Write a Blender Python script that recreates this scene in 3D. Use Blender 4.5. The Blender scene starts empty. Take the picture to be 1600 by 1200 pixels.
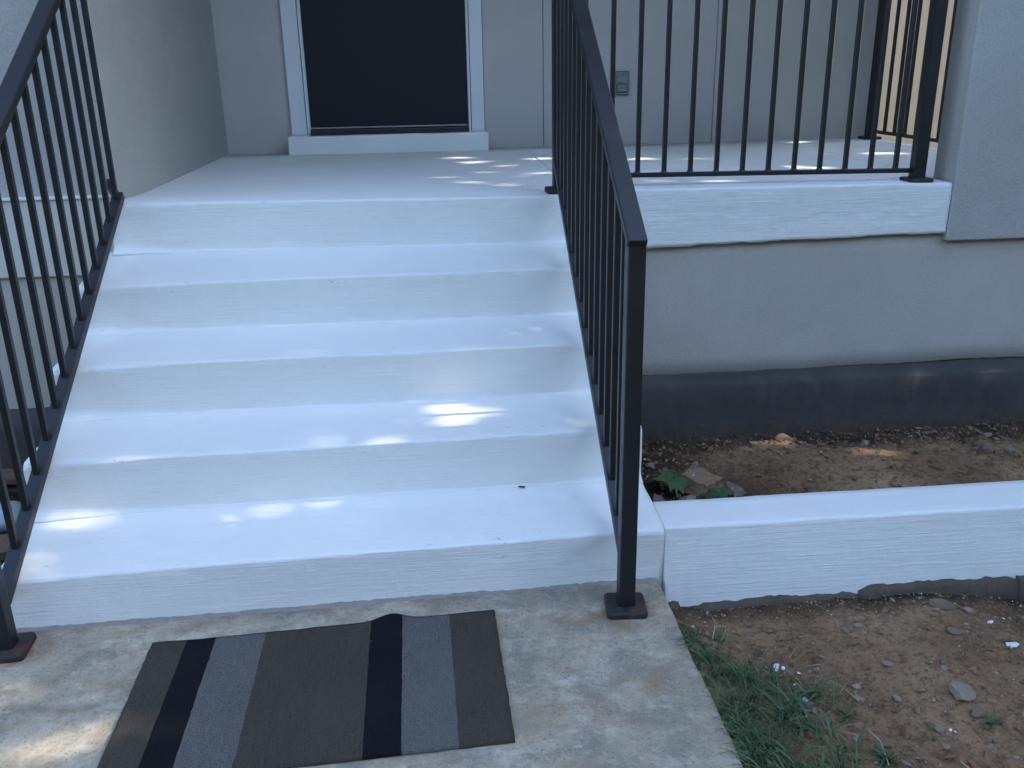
import bpy, bmesh, math, random
from mathutils import Vector, Matrix, noise

random.seed(7)
S = bpy.context.scene
COL = S.collection
R = math.radians

# ------------------------------------------------------------------ camera
cd = bpy.data.cameras.new("camera")
cam = bpy.data.objects.new("camera", cd)
COL.objects.link(cam)
yaw, pit, rol = R(4.859), R(19.558), R(-1.082)
fwd = Vector((math.sin(yaw) * math.cos(pit), math.cos(yaw) * math.cos(pit), -math.sin(pit)))
right = Vector((math.cos(yaw), -math.sin(yaw), 0))
up = right.cross(fwd)
r2 = right * math.cos(rol) + up * math.sin(rol)
u2 = -right * math.sin(rol) + up * math.cos(rol)
M = Matrix((r2, u2, -fwd)).transposed().to_4x4()
M.translation = Vector((-0.588, -2.113, 1.344))
cam.matrix_world = M
cd.sensor_fit = 'HORIZONTAL'
cd.sensor_width = 36.0
cd.lens = 36.0 * 1407.9 / 1600.0
cd.clip_start = 0.02
cd.clip_end = 500
S.camera = cam

# ------------------------------------------------------------------ light
SUN_AZ = Vector((1, .006, 0)).normalized()
SUN_EL = R(42)
SUN = Vector((SUN_AZ.x * math.cos(SUN_EL), SUN_AZ.y * math.cos(SUN_EL), math.sin(SUN_EL)))
world = bpy.data.worlds.new("World")
S.world = world
world.use_nodes = True
wn = world.node_tree
bg = wn.nodes["Background"]
sky = wn.nodes.new("ShaderNodeTexSky")
sky.sky_type = 'NISHITA'
sky.sun_disc = False
sky.sun_elevation = SUN_EL
sky.sun_rotation = math.atan2(SUN.x, SUN.y)
sky.air_density = 1.0
sky.dust_density = 0.8
sky.ozone_density = 1.3
wn.links.new(sky.outputs[0], bg.inputs[0])
bg.inputs[1].default_value = 0.15
sd = bpy.data.lights.new("sun", 'SUN')
sd.energy = 2.0
sd.angle = R(0.53)
sd.color = (1.0, 0.93, 0.82)
sun = bpy.data.objects.new("sun", sd)
COL.objects.link(sun)
sun.rotation_euler = (-SUN).to_track_quat('-Z', 'Y').to_euler()
S.view_settings.view_transform = 'Standard'
S.view_settings.look = 'None'
S.view_settings.gamma = 1
S.view_settings.use_curve_mapping = False
S.view_settings.exposure = 2.35


# ------------------------------------------------------------------ materials
class N:
    """small node helper"""
    def __init__(s, name):
        s.m = bpy.data.materials.new(name)
        s.m.use_nodes = True
        s.t = s.m.node_tree
        s.b = s.t.nodes["Principled BSDF"]
        s.co = s.t.nodes.new("ShaderNodeTexCoord").outputs['Object']

    def new(s, k, **kw):
        n = s.t.nodes.new(k)
        for a, v in kw.items():
            setattr(n, a, v)
        return n

    def ln(s, a, b):
        s.t.links.new(a, b)

    def map(s, scale=(1, 1, 1), loc=(0, 0, 0)):
        n = s.new("ShaderNodeMapping")
        s.ln(s.co, n.inputs[0])
        n.inputs['Scale'].default_value = scale
        n.inputs['Location'].default_value = loc
        return n.outputs[0]

    def noise(s, scale, detail=4, rough=.55, vec=None, dist=0):
        n = s.new("ShaderNodeTexNoise")
        n.inputs['Scale'].default_value = scale
        n.inputs['Detail'].default_value = detail
        n.inputs['Roughness'].default_value = rough
        n.inputs['Distortion'].default_value = dist
        s.ln(vec if vec is not None else s.co, n.inputs['Vector'])
        return n.outputs['Fac']

    def voro(s, scale, vec=None, feature='F1'):
        n = s.new("ShaderNodeTexVoronoi", feature=feature)
        n.inputs['Scale'].default_value = scale
        s.ln(vec if vec is not None else s.co, n.inputs['Vector'])
        return n.outputs['Distance']

    def ramp(s, fac, stops):
        n = s.new("ShaderNodeValToRGB")
        e = n.color_ramp.elements
        while len(e) < len(stops):
            e.new(.5)
        for i, (p, c) in enumerate(stops):
            e[i].position = p
            e[i].color = (c if not isinstance(c, (int, float)) else (c, c, c)) + (1,) if not isinstance(c, (int, float)) else (c, c, c, 1)
        s.ln(fac, n.inputs[0])
        return n.outputs[0]

    def mix(s, fac, a, b, mode='MIX'):
        n = s.new("ShaderNodeMix", data_type='RGBA', blend_type=mode)
        for i, v in ((0, fac), (6, a), (7, b)):
            if hasattr(v, 'links'):
                s.ln(v, n.inputs[i])
            elif isinstance(v, (int, float)):
                n.inputs[i].default_value = v if i == 0 else (v, v, v, 1)
            else:
                n.inputs[i].default_value = (*v, 1)
        return n.outputs[2]

    def math(s, op, a, b=0.0, clamp=False):
        n = s.new("ShaderNodeMath", operation=op)
        n.use_clamp = clamp
        for i, v in ((0, a), (1, b)):
            if hasattr(v, 'links'):
                s.ln(v, n.inputs[i])
            else:
                n.inputs[i].default_value = v
        return n.outputs[0]

    def bump(s, h, strength=.4, dist=.003, prev=None):
        n = s.new("ShaderNodeBump")
        n.inputs['Strength'].default_value = strength
        n.inputs['Distance'].default_value = dist
        s.ln(h, n.inputs['Height'])
        if prev is not None:
            s.ln(prev, n.inputs['Normal'])
        return n.outputs[0]

    def done(s, color=None, rough=.8, normal=None, spec=.3, metallic=0):
        if color is not None:
            if hasattr(color, 'links'):
                s.ln(color, s.b.inputs['Base Color'])
            else:
                s.b.inputs['Base Color'].default_value = (*color, 1)
        if hasattr(rough, 'links'):
            s.ln(rough, s.b.inputs['Roughness'])
        else:
            s.b.inputs['Roughness'].default_value = rough
        s.b.inputs['Specular IOR Level'].default_value = spec
        s.b.inputs['Metallic'].default_value = metallic
        if normal is not None:
            s.ln(normal, s.b.inputs['Normal'])
        return s.m


def paint_mat(name, base, dirt=(.45, .43, .40), amt=.55, streak=True):
    n = N(name)
    big = n.noise(2.2, 5)
    c = n.mix(n.ramp(big, [(.35, 0.), (.75, 1.)]), tuple(v * .93 for v in base), base)
    st = n.noise(1, 6, .7, n.map((5, 170, 170)))
    c = n.mix(n.ramp(st, [(.3, .22), (.55, 0.)]), c, tuple(v * .8 for v in base))
    sm = n.noise(9, 6, .7, n.map((.6, 1, 1), (3, 1, 2)))
    c = n.mix(n.ramp(sm, [(.60, 0.), (.95, amt * .6)]), c, dirt)
    sp = n.noise(120, 2, .5)
    c = n.mix(n.ramp(sp, [(.74, 0.), (.78, amt)]), c, dirt)
    at = n.new("ShaderNodeAttribute", attribute_name="wear")
    pit = n.math('MULTIPLY', n.ramp(n.noise(38, 6, .75, n.map((.5, 1, 1), (1, 5, 2))), [(.61, 0.), (.68, .6)]),
                 n.ramp(n.noise(3.1, 3, .6, n.map((1, .3, .3))), [(.48, 0.), (.62, 1.)]))
    c = n.mix(n.math('MULTIPLY', at.outputs['Fac'], pit), c, tuple(v * .55 for v in dirt))
    b1 = n.bump(st, .75 if streak else .2, .004)
    b2 = n.bump(n.noise(160, 5, .7), .35, .002, b1)
    b3 = n.bump(n.noise(14, 4, .6), .35, .008, b2)
    return n.done(c, .62, b3, .35)


def stucco_mat(name, base, dark, grain=260, stain=.25):
    n = N(name)
    big = n.noise(1.6, 5, .6)
    c = n.mix(n.ramp(big, [(.3, 0.), (.7, 1.)]), tuple(v * .84 for v in base), base)
    mm = n.noise(7, 5, .65, n.map((1, 1, .8), (9, 2, 5)))
    c = n.mix(n.ramp(mm, [(.35, .35), (.55, 0.)]), c, tuple(v * .86 for v in base))
    g = n.noise(grain, 3, .6)
    c = n.mix(n.ramp(g, [(.32, .45), (.5, 0.)]), c, dark)
    v = n.noise(6, 6, .7, n.map((1.6, 1.6, .7)))
    c = n.mix(n.ramp(v, [(.6, 0.), (.8, stain)]), c, dark)
    sp = n.noise(60, 2, .5)
    c = n.mix(n.ramp(sp, [(.76, 0.), (.79, .7)]), c, tuple(q * .6 for q in dark))
    b = n.bump(n.noise(grain * .8, 4, .65), .75, .004)
    b = n.bump(n.noise(9, 3, .5), .25, .01, b)
    return n.done(c, .92, b, .15)


def metal_mat(name, base, rust=0.0):
    n = N(name)
    big = n.noise(14, 4, .6)
    c = n.mix(n.ramp(big, [(.35, 0.), (.7, 1.)]), tuple(v * .75 for v in base), base)
    sp = n.noise(190, 2, .5)
    c = n.mix(n.ramp(sp, [(.77, 0.), (.80, .45)]), c, (.3, .31, .33))
    rg = n.ramp(big, [(.3, .36), (.7, .5)])
    if rust > 0:
        rn = n.noise(30, 6, .7)
        c = n.mix(n.ramp(rn, [(.62 - rust * .35, 0.), (.72 - rust * .3, .85)]), c, (.085, .030, .016))
        rg = n.ramp(rn, [(.4, .5), (.6, .85)])
    b = n.bump(n.noise(70, 4, .6), .15 if not rust else .5, .002)
    return n.done(c, rg, b, .5)


M_white = paint_mat("white_paint", (.815, .80, .755))
M_trim = paint_mat("trim_paint", (.74, .75, .75), amt=.2, streak=False)
M_cream = paint_mat("cream_paint", (.60, .56, .49), dirt=(.38, .32, .24), amt=.3, streak=False)
M_stucco = stucco_mat("grey_stucco", (.455, .432, .40), (.275, .26, .235), 150)
M_stucco_low = stucco_mat("lower_grey_stucco", (.535, .485, .42), (.34, .31, .27), 170)
M_panel = stucco_mat("smooth_grey_render", (.60, .55, .505), (.47, .44, .40), 300, .12)
def mk_found():
    n = N("dark_foundation_coating")
    big = n.noise(3.5, 6, .65)
    c = n.ramp(big, [(.3, (.050, .046, .043)), (.7, (.082, .074, .067))])
    st = n.noise(5, 6, .7, n.map((2.2, 2, .5), (3, 3, 3)))
    c = n.mix(n.ramp(st, [(.55, 0.), (.75, .6)]), c, (.115, .105, .095))
    sx = n.new("ShaderNodeSeparateXYZ")
    n.ln(n.co, sx.inputs[0])
    k = n.math('SUBTRACT', .75, n.math('MULTIPLY', n.math('ADD', sx.outputs[2], .09), 9.0), True)
    k = n.math('MULTIPLY', k, n.ramp(n.noise(26, 6, .75), [(.42, 0.), (.6, 1.)]))
    c = n.mix(k, c, (.13, .082, .05))
    b = n.bump(n.noise(190, 4, .65), .5, .003)
    b = n.bump(n.noise(14, 4, .6, n.map((1, 1, 2))), .4, .01, b)
    return n.done(c, .85, b, .25)


M_found = mk_found()
M_beige = stucco_mat("beige_render", (.36, .318, .272), (.32, .28, .24), 200, .1)
M_beige_pale = stucco_mat("pale_beige", (.43, .385, .335), (.38, .34, .295), 200, .1)  # paler tone shared by the plinth and the sunnier corner strip
M_black = metal_mat("black_rail_paint", (.0115, .0125, .0155))
M_rust = metal_mat("rusty_black_plate", (.020, .017, .017), .30)
M_plate = metal_mat("black_plate_paint", (.017, .017, .020), .12)


def mk_door():
    n = N("dark_door_mesh")
    w = n.noise(1, 2, .5, n.map((300, 1, 300)))
    c = n.mix(w, (.008, .009, .012), (.016, .018, .024))
    return n.done(c, .5, n.bump(w, .3, .001), .3)


M_door = mk_door()


def mk_alu():
    n = N("worn_aluminium")
    return n.done(n.mix(n.noise(60, 4), (.34, .33, .31), (.5, .48, .45)), .45, None, .5, .6)


M_alu = mk_alu()
M_dark = metal_mat("dark_rubber", (.02, .02, .021))


def mk_concrete():
    n = N("weathered_concrete")
    big = n.noise(2.6, 7, .65)
    c = n.ramp(big, [(.30, (.25, .22, .17)), (.48, (.38, .33, .255)), (.70, (.50, .45, .36))])
    mid = n.noise(9, 7, .7, n.map((1, 1, 1), (5, 2, 0)))
    c = n.mix(n.ramp(mid, [(.40, .75), (.54, 0.)]), c, (.21, .195, .165))
    mid2 = n.noise(34, 6, .75, n.map((1, 1, 1), (8, 3, 1)))
    c = n.mix(n.ramp(mid2, [(.36, .55), (.5, 0.)]), c, (.24, .215, .175))
    c = n.mix(n.ramp(mid2, [(.55, 0.), (.7, .5)]), c, (.58, .53, .44))
    pale = n.noise(7, 6, .7, n.map((1, 1.6, 1), (1, 9, 0)))
    c = n.mix(n.ramp(pale, [(.52, 0.), (.68, .7)]), c, (.58, .53, .45))
    ru = n.noise(5, 6, .72, n.map((1, 1.5, 1), (2.3, 4.1, 0)))
    c = n.mix(n.ramp(ru, [(.53, 0.), (.68, .75)]), c, (.28, .18, .11))
    ye = n.noise(6, 6, .72, n.map((1, 1.2, 1), (7.7, .4, 0)))
    c = n.mix(n.ramp(ye, [(.55, 0.), (.70, .55)]), c, (.29, .245, .125))
    # rust leaching from the two post plates
    sx = n.new("ShaderNodeSeparateXYZ")
    n.ln(n.co, sx.inputs[0])
    for px, py, r in ((-.135, -.125, .13), (-1.67, -.125, .12)):
        dx = n.math('SUBTRACT', sx.outputs[0], px)
        dy = n.math('SUBTRACT', sx.outputs[1], py)
        d = n.math('SQRT', n.math('ADD', n.math('MULTIPLY', dx, dx), n.math('MULTIPLY', dy, dy)))
        k = n.math('SUBTRACT', 1.0, n.math('DIVIDE', d, r), True)
        k = n.math('MULTIPLY', k, n.ramp(n.noise(16, 6, .7), [(.35, 0.), (.65, 1.)]), True)
        c = n.mix(n.math('MULTIPLY', k, 1.6, True), c, (.20, .11, .055))
    # dark grime line against the lowest riser
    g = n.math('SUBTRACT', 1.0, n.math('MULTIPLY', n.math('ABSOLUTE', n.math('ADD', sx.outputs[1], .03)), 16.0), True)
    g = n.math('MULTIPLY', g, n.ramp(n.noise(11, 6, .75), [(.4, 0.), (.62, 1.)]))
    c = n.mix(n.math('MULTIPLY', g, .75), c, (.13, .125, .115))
    sp = n.noise(120, 3, .6)
    c = n.mix(n.ramp(sp, [(.30, .8), (.42, 0.)]), c, (.14, .13, .12))
    sp2 = n.noise(150, 2, .6)
    c = n.mix(n.ramp(sp2, [(.60, 0.), (.76, .4)]), c, (.60, .56, .49))
    bl = n.noise(26, 3, .5, n.map((1, 1, 1), (3, 3, 3)))
    c = n.mix(n.ramp(bl, [(.73, 0.), (.77, .6)]), c, (.10, .095, .085))
    c = n.mix(1.0, c, (.92, .885, .83), 'MULTIPLY')
    b = n.bump(n.noise(140, 6, .75), .6, .004)
    b = n.bump(n.noise(18, 5, .65), .4, .008, b)
    return n.done(c, .88, b, .25)


M_conc = mk_concrete()


def mk_mortar(name, a, d):
    n = N(name)
    c = n.mix(n.noise(22, 6, .7), a, d)
    b = n.bump(n.noise(60, 6, .75), .9, .01)
    return n.done(c, .95, b, .15)


M_mortar = mk_mortar("rough_grey_mortar", (.38, .345, .29), (.20, .182, .155))
M_footing = mk_mortar("rough_cement_footing", (.155, .12, .088), (.062, .050, .040))


def mk_soil():
    n = N("bare_soil")
    big = n.noise(2.3, 6, .65)
    c = n.ramp(big, [(.3, (.16, .098, .057)), (.5, (.31, .182, .098)), (.72, (.45, .285, .165))])
    fine = n.noise(70, 6, .75)
    c = n.mix(n.ramp(fine, [(.32, .8), (.5, 0.)]), c, (.05, .031, .019))
    f2 = n.noise(24, 6, .75, n.map((1, 1, 1), (2, 7, 3)))
    c = n.mix(n.ramp(f2, [(.36, .7), (.5, 0.)]), c, (.07, .042, .025))
    c = n.mix(n.ramp(fine, [(.6, 0.), (.75, .45)]), c, (.25, .18, .125))
    red = n.noise(6, 5, .6, n.map((1, 1, 1), (4, 4, 4)))
    c = n.mix(n.ramp(red, [(.55, 0.), (.75, .5)]), c, (.16, .075, .042))
    # darker soil along the foundation, the white wall, the bed corner and right end
    at = n.new("ShaderNodeAttribute", attribute_name="soil_dark")
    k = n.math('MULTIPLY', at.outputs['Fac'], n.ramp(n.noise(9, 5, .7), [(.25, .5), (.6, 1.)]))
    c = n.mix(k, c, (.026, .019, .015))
    al = n.new("ShaderNodeAttribute", attribute_name="added_lawn")
    added_lawn = n.mix(n.noise(14, 5, .7), (.030, .050, .018), (.075, .085, .035))
    c = n.mix(al.outputs['Fac'], c, added_lawn)  # unseen far ground coloured as grass to cut warm bounce on the walls
    b = n.bump(n.noise(130, 5, .75), 1.0, .006)
    b = n.bump(n.noise(36, 6, .7), .9, .012, b)
    return n.done(c, .97, b, .12)


M_soil = mk_soil()


def mk_stone(name, a, d):
    n = N(name)
    oi = n.new("ShaderNodeObjectInfo")
    c = n.mix(n.noise(22, 5, .65), a, d)
    c = n.mix(n.math('MULTIPLY', oi.outputs['Random'], .45), c, (.16, .11, .08))
    c = n.mix(n.ramp(n.noise(130, 4, .7), [(.35, .5), (.5, 0.)]), c, tuple(v * .5 for v in d))
    return n.done(c, .9, n.bump(n.noise(80, 6, .7), .6, .004), .2)


M_stone = mk_stone("grey_brown_stone", (.27, .195, .13), (.17, .12, .078))
M_stone_pale = mk_stone("pale_stone", (.38, .315, .24), (.26, .21, .155))
M_brick = mk_stone("broken_tan_block", (.30, .205, .125), (.20, .135, .085))
M_chip = paint_mat("white_paint_chip", (.78, .78, .77), amt=.2, streak=False)


def mk_green(name, a, d, spread=40):
    n = N(name)
    at = n.new("ShaderNodeAttribute", attribute_name="tone")
    c = n.mix(at.outputs['Fac'], a, d)
    c = n.mix(n.ramp(n.noise(spread, 3), [(.4, .4), (.6, 0.)]), c, tuple(v * .6 for v in a))
    n.done(c, .55, None, .35)
    n.b.inputs['Subsurface Weight'].default_value = 0
    return n.m


M_grass = mk_green("green_grass", (.034, .075, .030), (.090, .130, .046))
M_leaf = mk_green("green_leaf", (.032, .082, .027), (.060, .115, .038))
M_straw = mk_green("dry_straw", (.30, .23, .13), (.42, .34, .22))
M_dryleaf = mk_green("dry_leaf", (.17, .125, .095), (.24, .19, .15))
M_canopy = mk_green("tree_leaf", (.035, .065, .022), (.06, .10, .03))
M_bark = mk_stone("bark", (.12, .09, .065), (.07, .055, .04))


def mk_fabric(name, a, rib):
    n = N(name)
    f = n.noise(1, 3, .65, n.map((190, 26, 60)))
    g = n.noise(300, 2, .6)
    big = n.noise(5, 4, .6)
    c = n.mix(f, tuple(v * .62 for v in a), tuple(v * 1.32 for v in a))
    c = n.mix(n.ramp(g, [(.33, .75), (.5, 0.)]), c, tuple(v * .4 for v in a))
    c = n.mix(n.ramp(g, [(.54, 0.), (.70, rib)]), c, tuple(min(1, v * 2.3) for v in a))
    c = n.mix(n.ramp(big, [(.4, 0.), (.75, .3)]), c, tuple(v * 1.3 + .01 for v in a))
    sp = n.noise(90, 1, .5)
    c = n.mix(n.ramp(sp, [(.79, 0.), (.81, .5)]), c, (.35, .33, .3))
    b = n.bump(f, .9, .003)
    b = n.bump(g, .8, .003, b)
    return n.done(c, .97, b, .08)


M_mb = mk_fabric("brown_mat_pile", (.056, .048, .037), .25)
M_mk = mk_fabric("black_mat_pile", (.0085, .0085, .0105), .1)
M_mg = mk_fabric("grey_mat_pile", (.102, .095, .088), .5)


def mk_flat(name, c, rough=.5):
    n = N(name)
    k = n.mix(n.noise(30, 4), tuple(v * .8 for v in c), c)
    return n.done(k, rough, n.bump(n.noise(90, 4), .2, .002), .4)


M_outlet = mk_flat("grey_outlet_plastic", (.25, .265, .25))
M_outlet_line = mk_flat("outlet_shadow_gap", (.07, .075, .075))
M_screw = mk_flat("screw_zinc", (.55, .55, .53), .35)
M_bag = mk_flat("pale_blue_plastic", (.48, .56, .68), .4)
M_wood = mk_stone("old_brown_board", (.16, .11, .07), (.09, .06, .04))


# ------------------------------------------------------------------ object helpers
def setp(o, label=None, cat=None, group=None, kind=None):
    if label:
        o["label"] = label
    if cat:
        o["category"] = cat
    if group:
        o["group"] = group
    if kind:
        o["kind"] = kind
    return o


def thing(name, label, cat, loc=(0, 0, 0), group=None):
    o = bpy.data.objects.new(name, None)
    o.empty_display_size = .1
    o.location = loc
    COL.objects.link(o)
    return setp(o, label, cat, group)


def base_of(o):
    v = Vector(o.location)
    while o.parent:
        o = o.parent
        v += Vector(o.location)
    return v


def link(name, me, mat=None, parent=None, loc=(0, 0, 0)):
    o = bpy.data.objects.new(name, me)
    COL.objects.link(o)
    if mat and not me.materials:
        me.materials.append(mat)
    if parent:
        o.parent = parent
    o.location = loc
    return o


def from_bm(name, bm, mat, parent=None, smooth=False):
    """verts of bm are in world metres; shifted to the parent's origin"""
    if parent:
        b = base_of(parent)
        bmesh.ops.translate(bm, verts=bm.verts, vec=-b)
    bmesh.ops.recalc_face_normals(bm, faces=bm.faces)
    me = bpy.data.meshes.new(name)
    bm.to_mesh(me)
    bm.free()
    if smooth:
        for p in me.polygons:
            p.use_smooth = True
    return link(name, me, mat, parent)


def wob(x, y=0.0, z=0.0, s=1.0):
    return noise.noise(Vector((x * s + 11.3, y * s + 4.7, z * s + 2.9)))


def bm_box(bm, x0, x1, y0, y1, z0, z1, bev=0.0, seg=2):
    vs = [bm.verts.new((x, y, z)) for z in (z0, z1) for y in (y0, y1) for x in (x0, x1)]
    fs = [bm.faces.new([vs[i] for i in f]) for f in
          ((0, 2, 3, 1), (4, 5, 7, 6), (0, 1, 5, 4), (2, 6, 7, 3), (0, 4, 6, 2), (1, 3, 7, 5))]
    if bev:
        es = list({e for f in fs for e in f.edges})
        bmesh.ops.bevel(bm, geom=es, offset=bev, segments=seg, affect='EDGES', profile=.6)


def box(name, x0, x1, y0, y1, z0, z1, mat, parent, bev=.002, seg=2):
    bm = bmesh.new()
    bm_box(bm, x0, x1, y0, y1, z0, z1, bev, seg)
    return from_bm(name, bm, mat, parent)


def bm_bar(bm, a, b, w, h, bev=.003, seg=2, upv=Vector((0, 0, 1)), side=None):
    a, b = Vector(a), Vector(b)
    d = (b - a).normalized()
    s = d.cross(upv)
    if s.length < 1e-4:
        s = Vector((1, 0, 0)) if side is None else Vector(side)
    s.normalize()
    u = s.cross(d).normalized()
    vs = []
    for p in (a, b):
        for i, j in ((-1, -1), (1, -1), (1, 1), (-1, 1)):
            vs.append(bm.verts.new(p + s * (i * w / 2) + u * (j * h / 2)))
    fs = [bm.faces.new([vs[i] for i in f]) for f in
          ((0, 1, 2, 3), (7, 6, 5, 4), (0, 4, 5, 1), (1, 5, 6, 2), (2, 6, 7, 3), (3, 7, 4, 0))]
    if bev:
        es = list({e for f in fs for e in f.edges})
        bmesh.ops.bevel(bm, geom=es, offset=bev, segments=seg, affect='EDGES', profile=.6)


def bar(name, a, b, w, h, mat, parent, bev=.003, seg=2):
    bm = bmesh.new()
    bm_bar(bm, a, b, w, h, bev, seg)
    return from_bm(name, bm, mat, parent)


def grid_box(name, x0, x1, y0, y1, z0, z1, mat, parent, step=.03, amp=.003, bev=.01, wave=6):
    """box whose faces are cut fine and worn a little uneven"""
    bm = bmesh.new()
    bm_box(bm, x0, x1, y0, y1, z0, z1, bev, 3)
    for ax, (a, b) in enumerate(((x0, x1), (y0, y1), (z0, z1))):
        n = int((b - a) / step)
        no = [0, 0, 0]
        no[ax] = 1
        for i in range(1, n):
            co = [0, 0, 0]
            co[ax] = a + (b - a) * i / n
            bmesh.ops.bisect_plane(bm, geom=bm.verts[:] + bm.edges[:] + bm.faces[:], plane_co=co, plane_no=no)
    for v in bm.verts:
        c = v.co
        v.co = c + amp * Vector((wob(c.x, c.y, c.z, wave), wob(c.z, c.x, c.y, wave), wob(c.y, c.z, c.x, wave)))
    return from_bm(name, bm, mat, parent, True)


# ------------------------------------------------------------------ ground (one sheet to the horizon)
def sm(a, b, x):
    t = max(0., min(1., (x - a) / (b - a)))
    return t * t * (3 - 2 * t)


def ground_h(x, y):
    lump = .010 * wob(x, y, 0, 7) + .006 * wob(x, y, 3, 19) + .0035 * wob(x, y, 5, 43)
    if x > -.9:
        if y > .08:                                     # planting bed between the low wall and the house
            crest = .98 - .20 * sm(.5, 1.55, x) + .045 * wob(x, 0, 0, 2.4)
            d = y - crest
            m = .052 * math.exp(-(d / .28) ** 2) if d < 0 else .052 * math.exp(-(d / .05) ** 2)
            m *= sm(.36, .72, x)
            dip = -.028 * math.exp(-((x - .60) / .15) ** 2 - ((y - .67) / .15) ** 2)
            rub = .018 * sm(.86, 1.01, y) * (wob(x, y, 8, 26) + .6)
            return -.103 + m + dip + rub + lump
        base = -.088 + .03 * math.exp(-((x - .62) / .33) ** 2 - ((y + .42) / .30) ** 2)
        base -= .045 * sm(.80, 1.25, x + .35 * (y + .35))
        base += .012 * math.exp(-((y + .055) / .035) ** 2)
        base += .012 * math.exp(-(x / .08) ** 2)
        return base + lump * .8
    return (-.09 - .02 * sm(.0, -.5, y)) + lump * 1.5


def axis(fine0, fine1, step, far):
    a = []
    v = fine0
    s = step
    while v > -far:
        a.append(v)
        s *= 1.35
        v -= s
    a.reverse()
    v = fine0 + step
    while v < fine1:
        a.append(v)
        v += step
    s = step
    while v < far:
        a.append(v)
        s *= 1.35
        v += s
    return a


def build_ground():
    xs = axis(-2.45, 2.1, .019, 120)
    ys = axis(-1.15, 1.22, .0165, 120)
    verts = [(x, y, ground_h(x, y)) for y in ys for x in xs]
    nx = len(xs)
    faces = [(j * nx + i, j * nx + i + 1, (j + 1) * nx + i + 1, (j + 1) * nx + i)
             for j in range(len(ys) - 1) for i in range(nx - 1)]
    me = bpy.data.meshes.new("ground")
    me.from_pydata(verts, [], faces)
    at = me.attributes.new("soil_dark", 'FLOAT', 'POINT')  # how much darker the soil gets toward walls, bed corner and right end
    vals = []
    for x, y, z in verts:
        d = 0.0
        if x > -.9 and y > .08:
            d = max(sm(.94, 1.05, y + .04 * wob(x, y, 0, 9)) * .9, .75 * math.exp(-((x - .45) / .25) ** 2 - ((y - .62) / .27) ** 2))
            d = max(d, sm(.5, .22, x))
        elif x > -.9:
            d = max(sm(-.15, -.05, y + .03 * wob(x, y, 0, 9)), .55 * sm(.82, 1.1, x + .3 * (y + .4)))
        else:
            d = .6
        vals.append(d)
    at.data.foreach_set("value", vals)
    lw = me.attributes.new("added_lawn", 'FLOAT', 'POINT')
    lw.data.foreach_set("value", [max(sm(2.4, 3.2, x), sm(-1.5, -2.2, y), sm(-2.7, -3.3, x), sm(3.6, 4.2, y)) for x, y, z in verts])
    for p in me.polygons:
        p.use_smooth = True
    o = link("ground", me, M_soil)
    o["kind"] = "structure"
    return o


build_ground()


# concrete walkway slab, worn edge
def build_walkway():
    bm = bmesh.new()
    x0, x1, y0, y1 = -1.90, -.011, -6.0, .10
    xs = [x0 + (x1 - x0) * i / 60 for i in range(61)]
    ys = [-6 + .5 * i for i in range(8)] + [-2.0 + .03 * i for i in range(71)]
    rows = []
    for y in ys:
        e = .006 * wob(y, 0, 0, 6) + .004 * wob(y, 2, 0, 25)
        row = []
        pr = [(x, 0.0) for x in xs[:-1]] + [(x1 - .012, 0), (x1 - .004, -.004), (x1, -.014), (x1 + .004, -.12)]
        pr = [(x0 - .004, -.14), (x0, -.01)] + pr[1:]
        for i, (x, z) in enumerate(pr):
            dx = e if x > x1 - .03 else 0
            row.append(bm.verts.new((x + dx, y, z + .0022 * wob(x, y, 0, 5) + .001 * wob(x, y, 1, 30))))
        rows.append(row)
    for a, b in zip(rows, rows[1:]):
        for i in range(len(a) - 1):
            bm.faces.new((a[i], a[i + 1], b[i + 1], b[i]))
    o = from_bm("walkway", bm, M_conc, None, True)
    o["kind"] = "structure"


build_walkway()

# ------------------------------------------------------------------ concrete steps
KY = .02
#            y front     z riser foot L/R   nosing z L/R      tread back y, z L/R
STEPS = [
    (0.000, (-.05, -.05), (.1420, .1566), .288, (.1711, .1703)),
    (0.288, (.1711, .1703), (.3334, .3339), .582, (.3487, .3432)),
    (0.582, (.3487, .3432), (.5125, .5078), .885, (.5326, .5205)),
    (0.885, (.5326, .5205), (.6906, .6879), 1.200, (.7390, .7107)),
]
XL, XR = -1.735, -.002


def lerp(a, b, t):
    return a + (b - a) * t


def profile(yf, zf, yn, zn, yb, zb, r, fil):
    """riser foot -> rounded nosing -> back of tread, with a paint-smoothed fillet at the foot"""
    pts = [(yf, zf - .03), (yf - fil, zf - .004)]
    for k in range(5):
        a = k / 4 * math.pi / 2
        pts.append((yf - fil * (1 - math.sin(a)), zf + fil * (1 - math.cos(a))))
    for k in range(9):
        t = (k + 1) / 10
        pts.append((lerp(yf, yn, t), lerp(zf + fil, zn - r, t)))
    for k in range(7):
        a = k / 6 * math.pi / 2
        pts.append((yn + r * (1 - math.cos(a)), zn - r * (1 - math.sin(a))))
    for k in range(9):
        t = (k + 1) / 9
        pts.append((lerp(yn + r, yb + .03, t), lerp(zn, zb, t)))
    return pts


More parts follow.
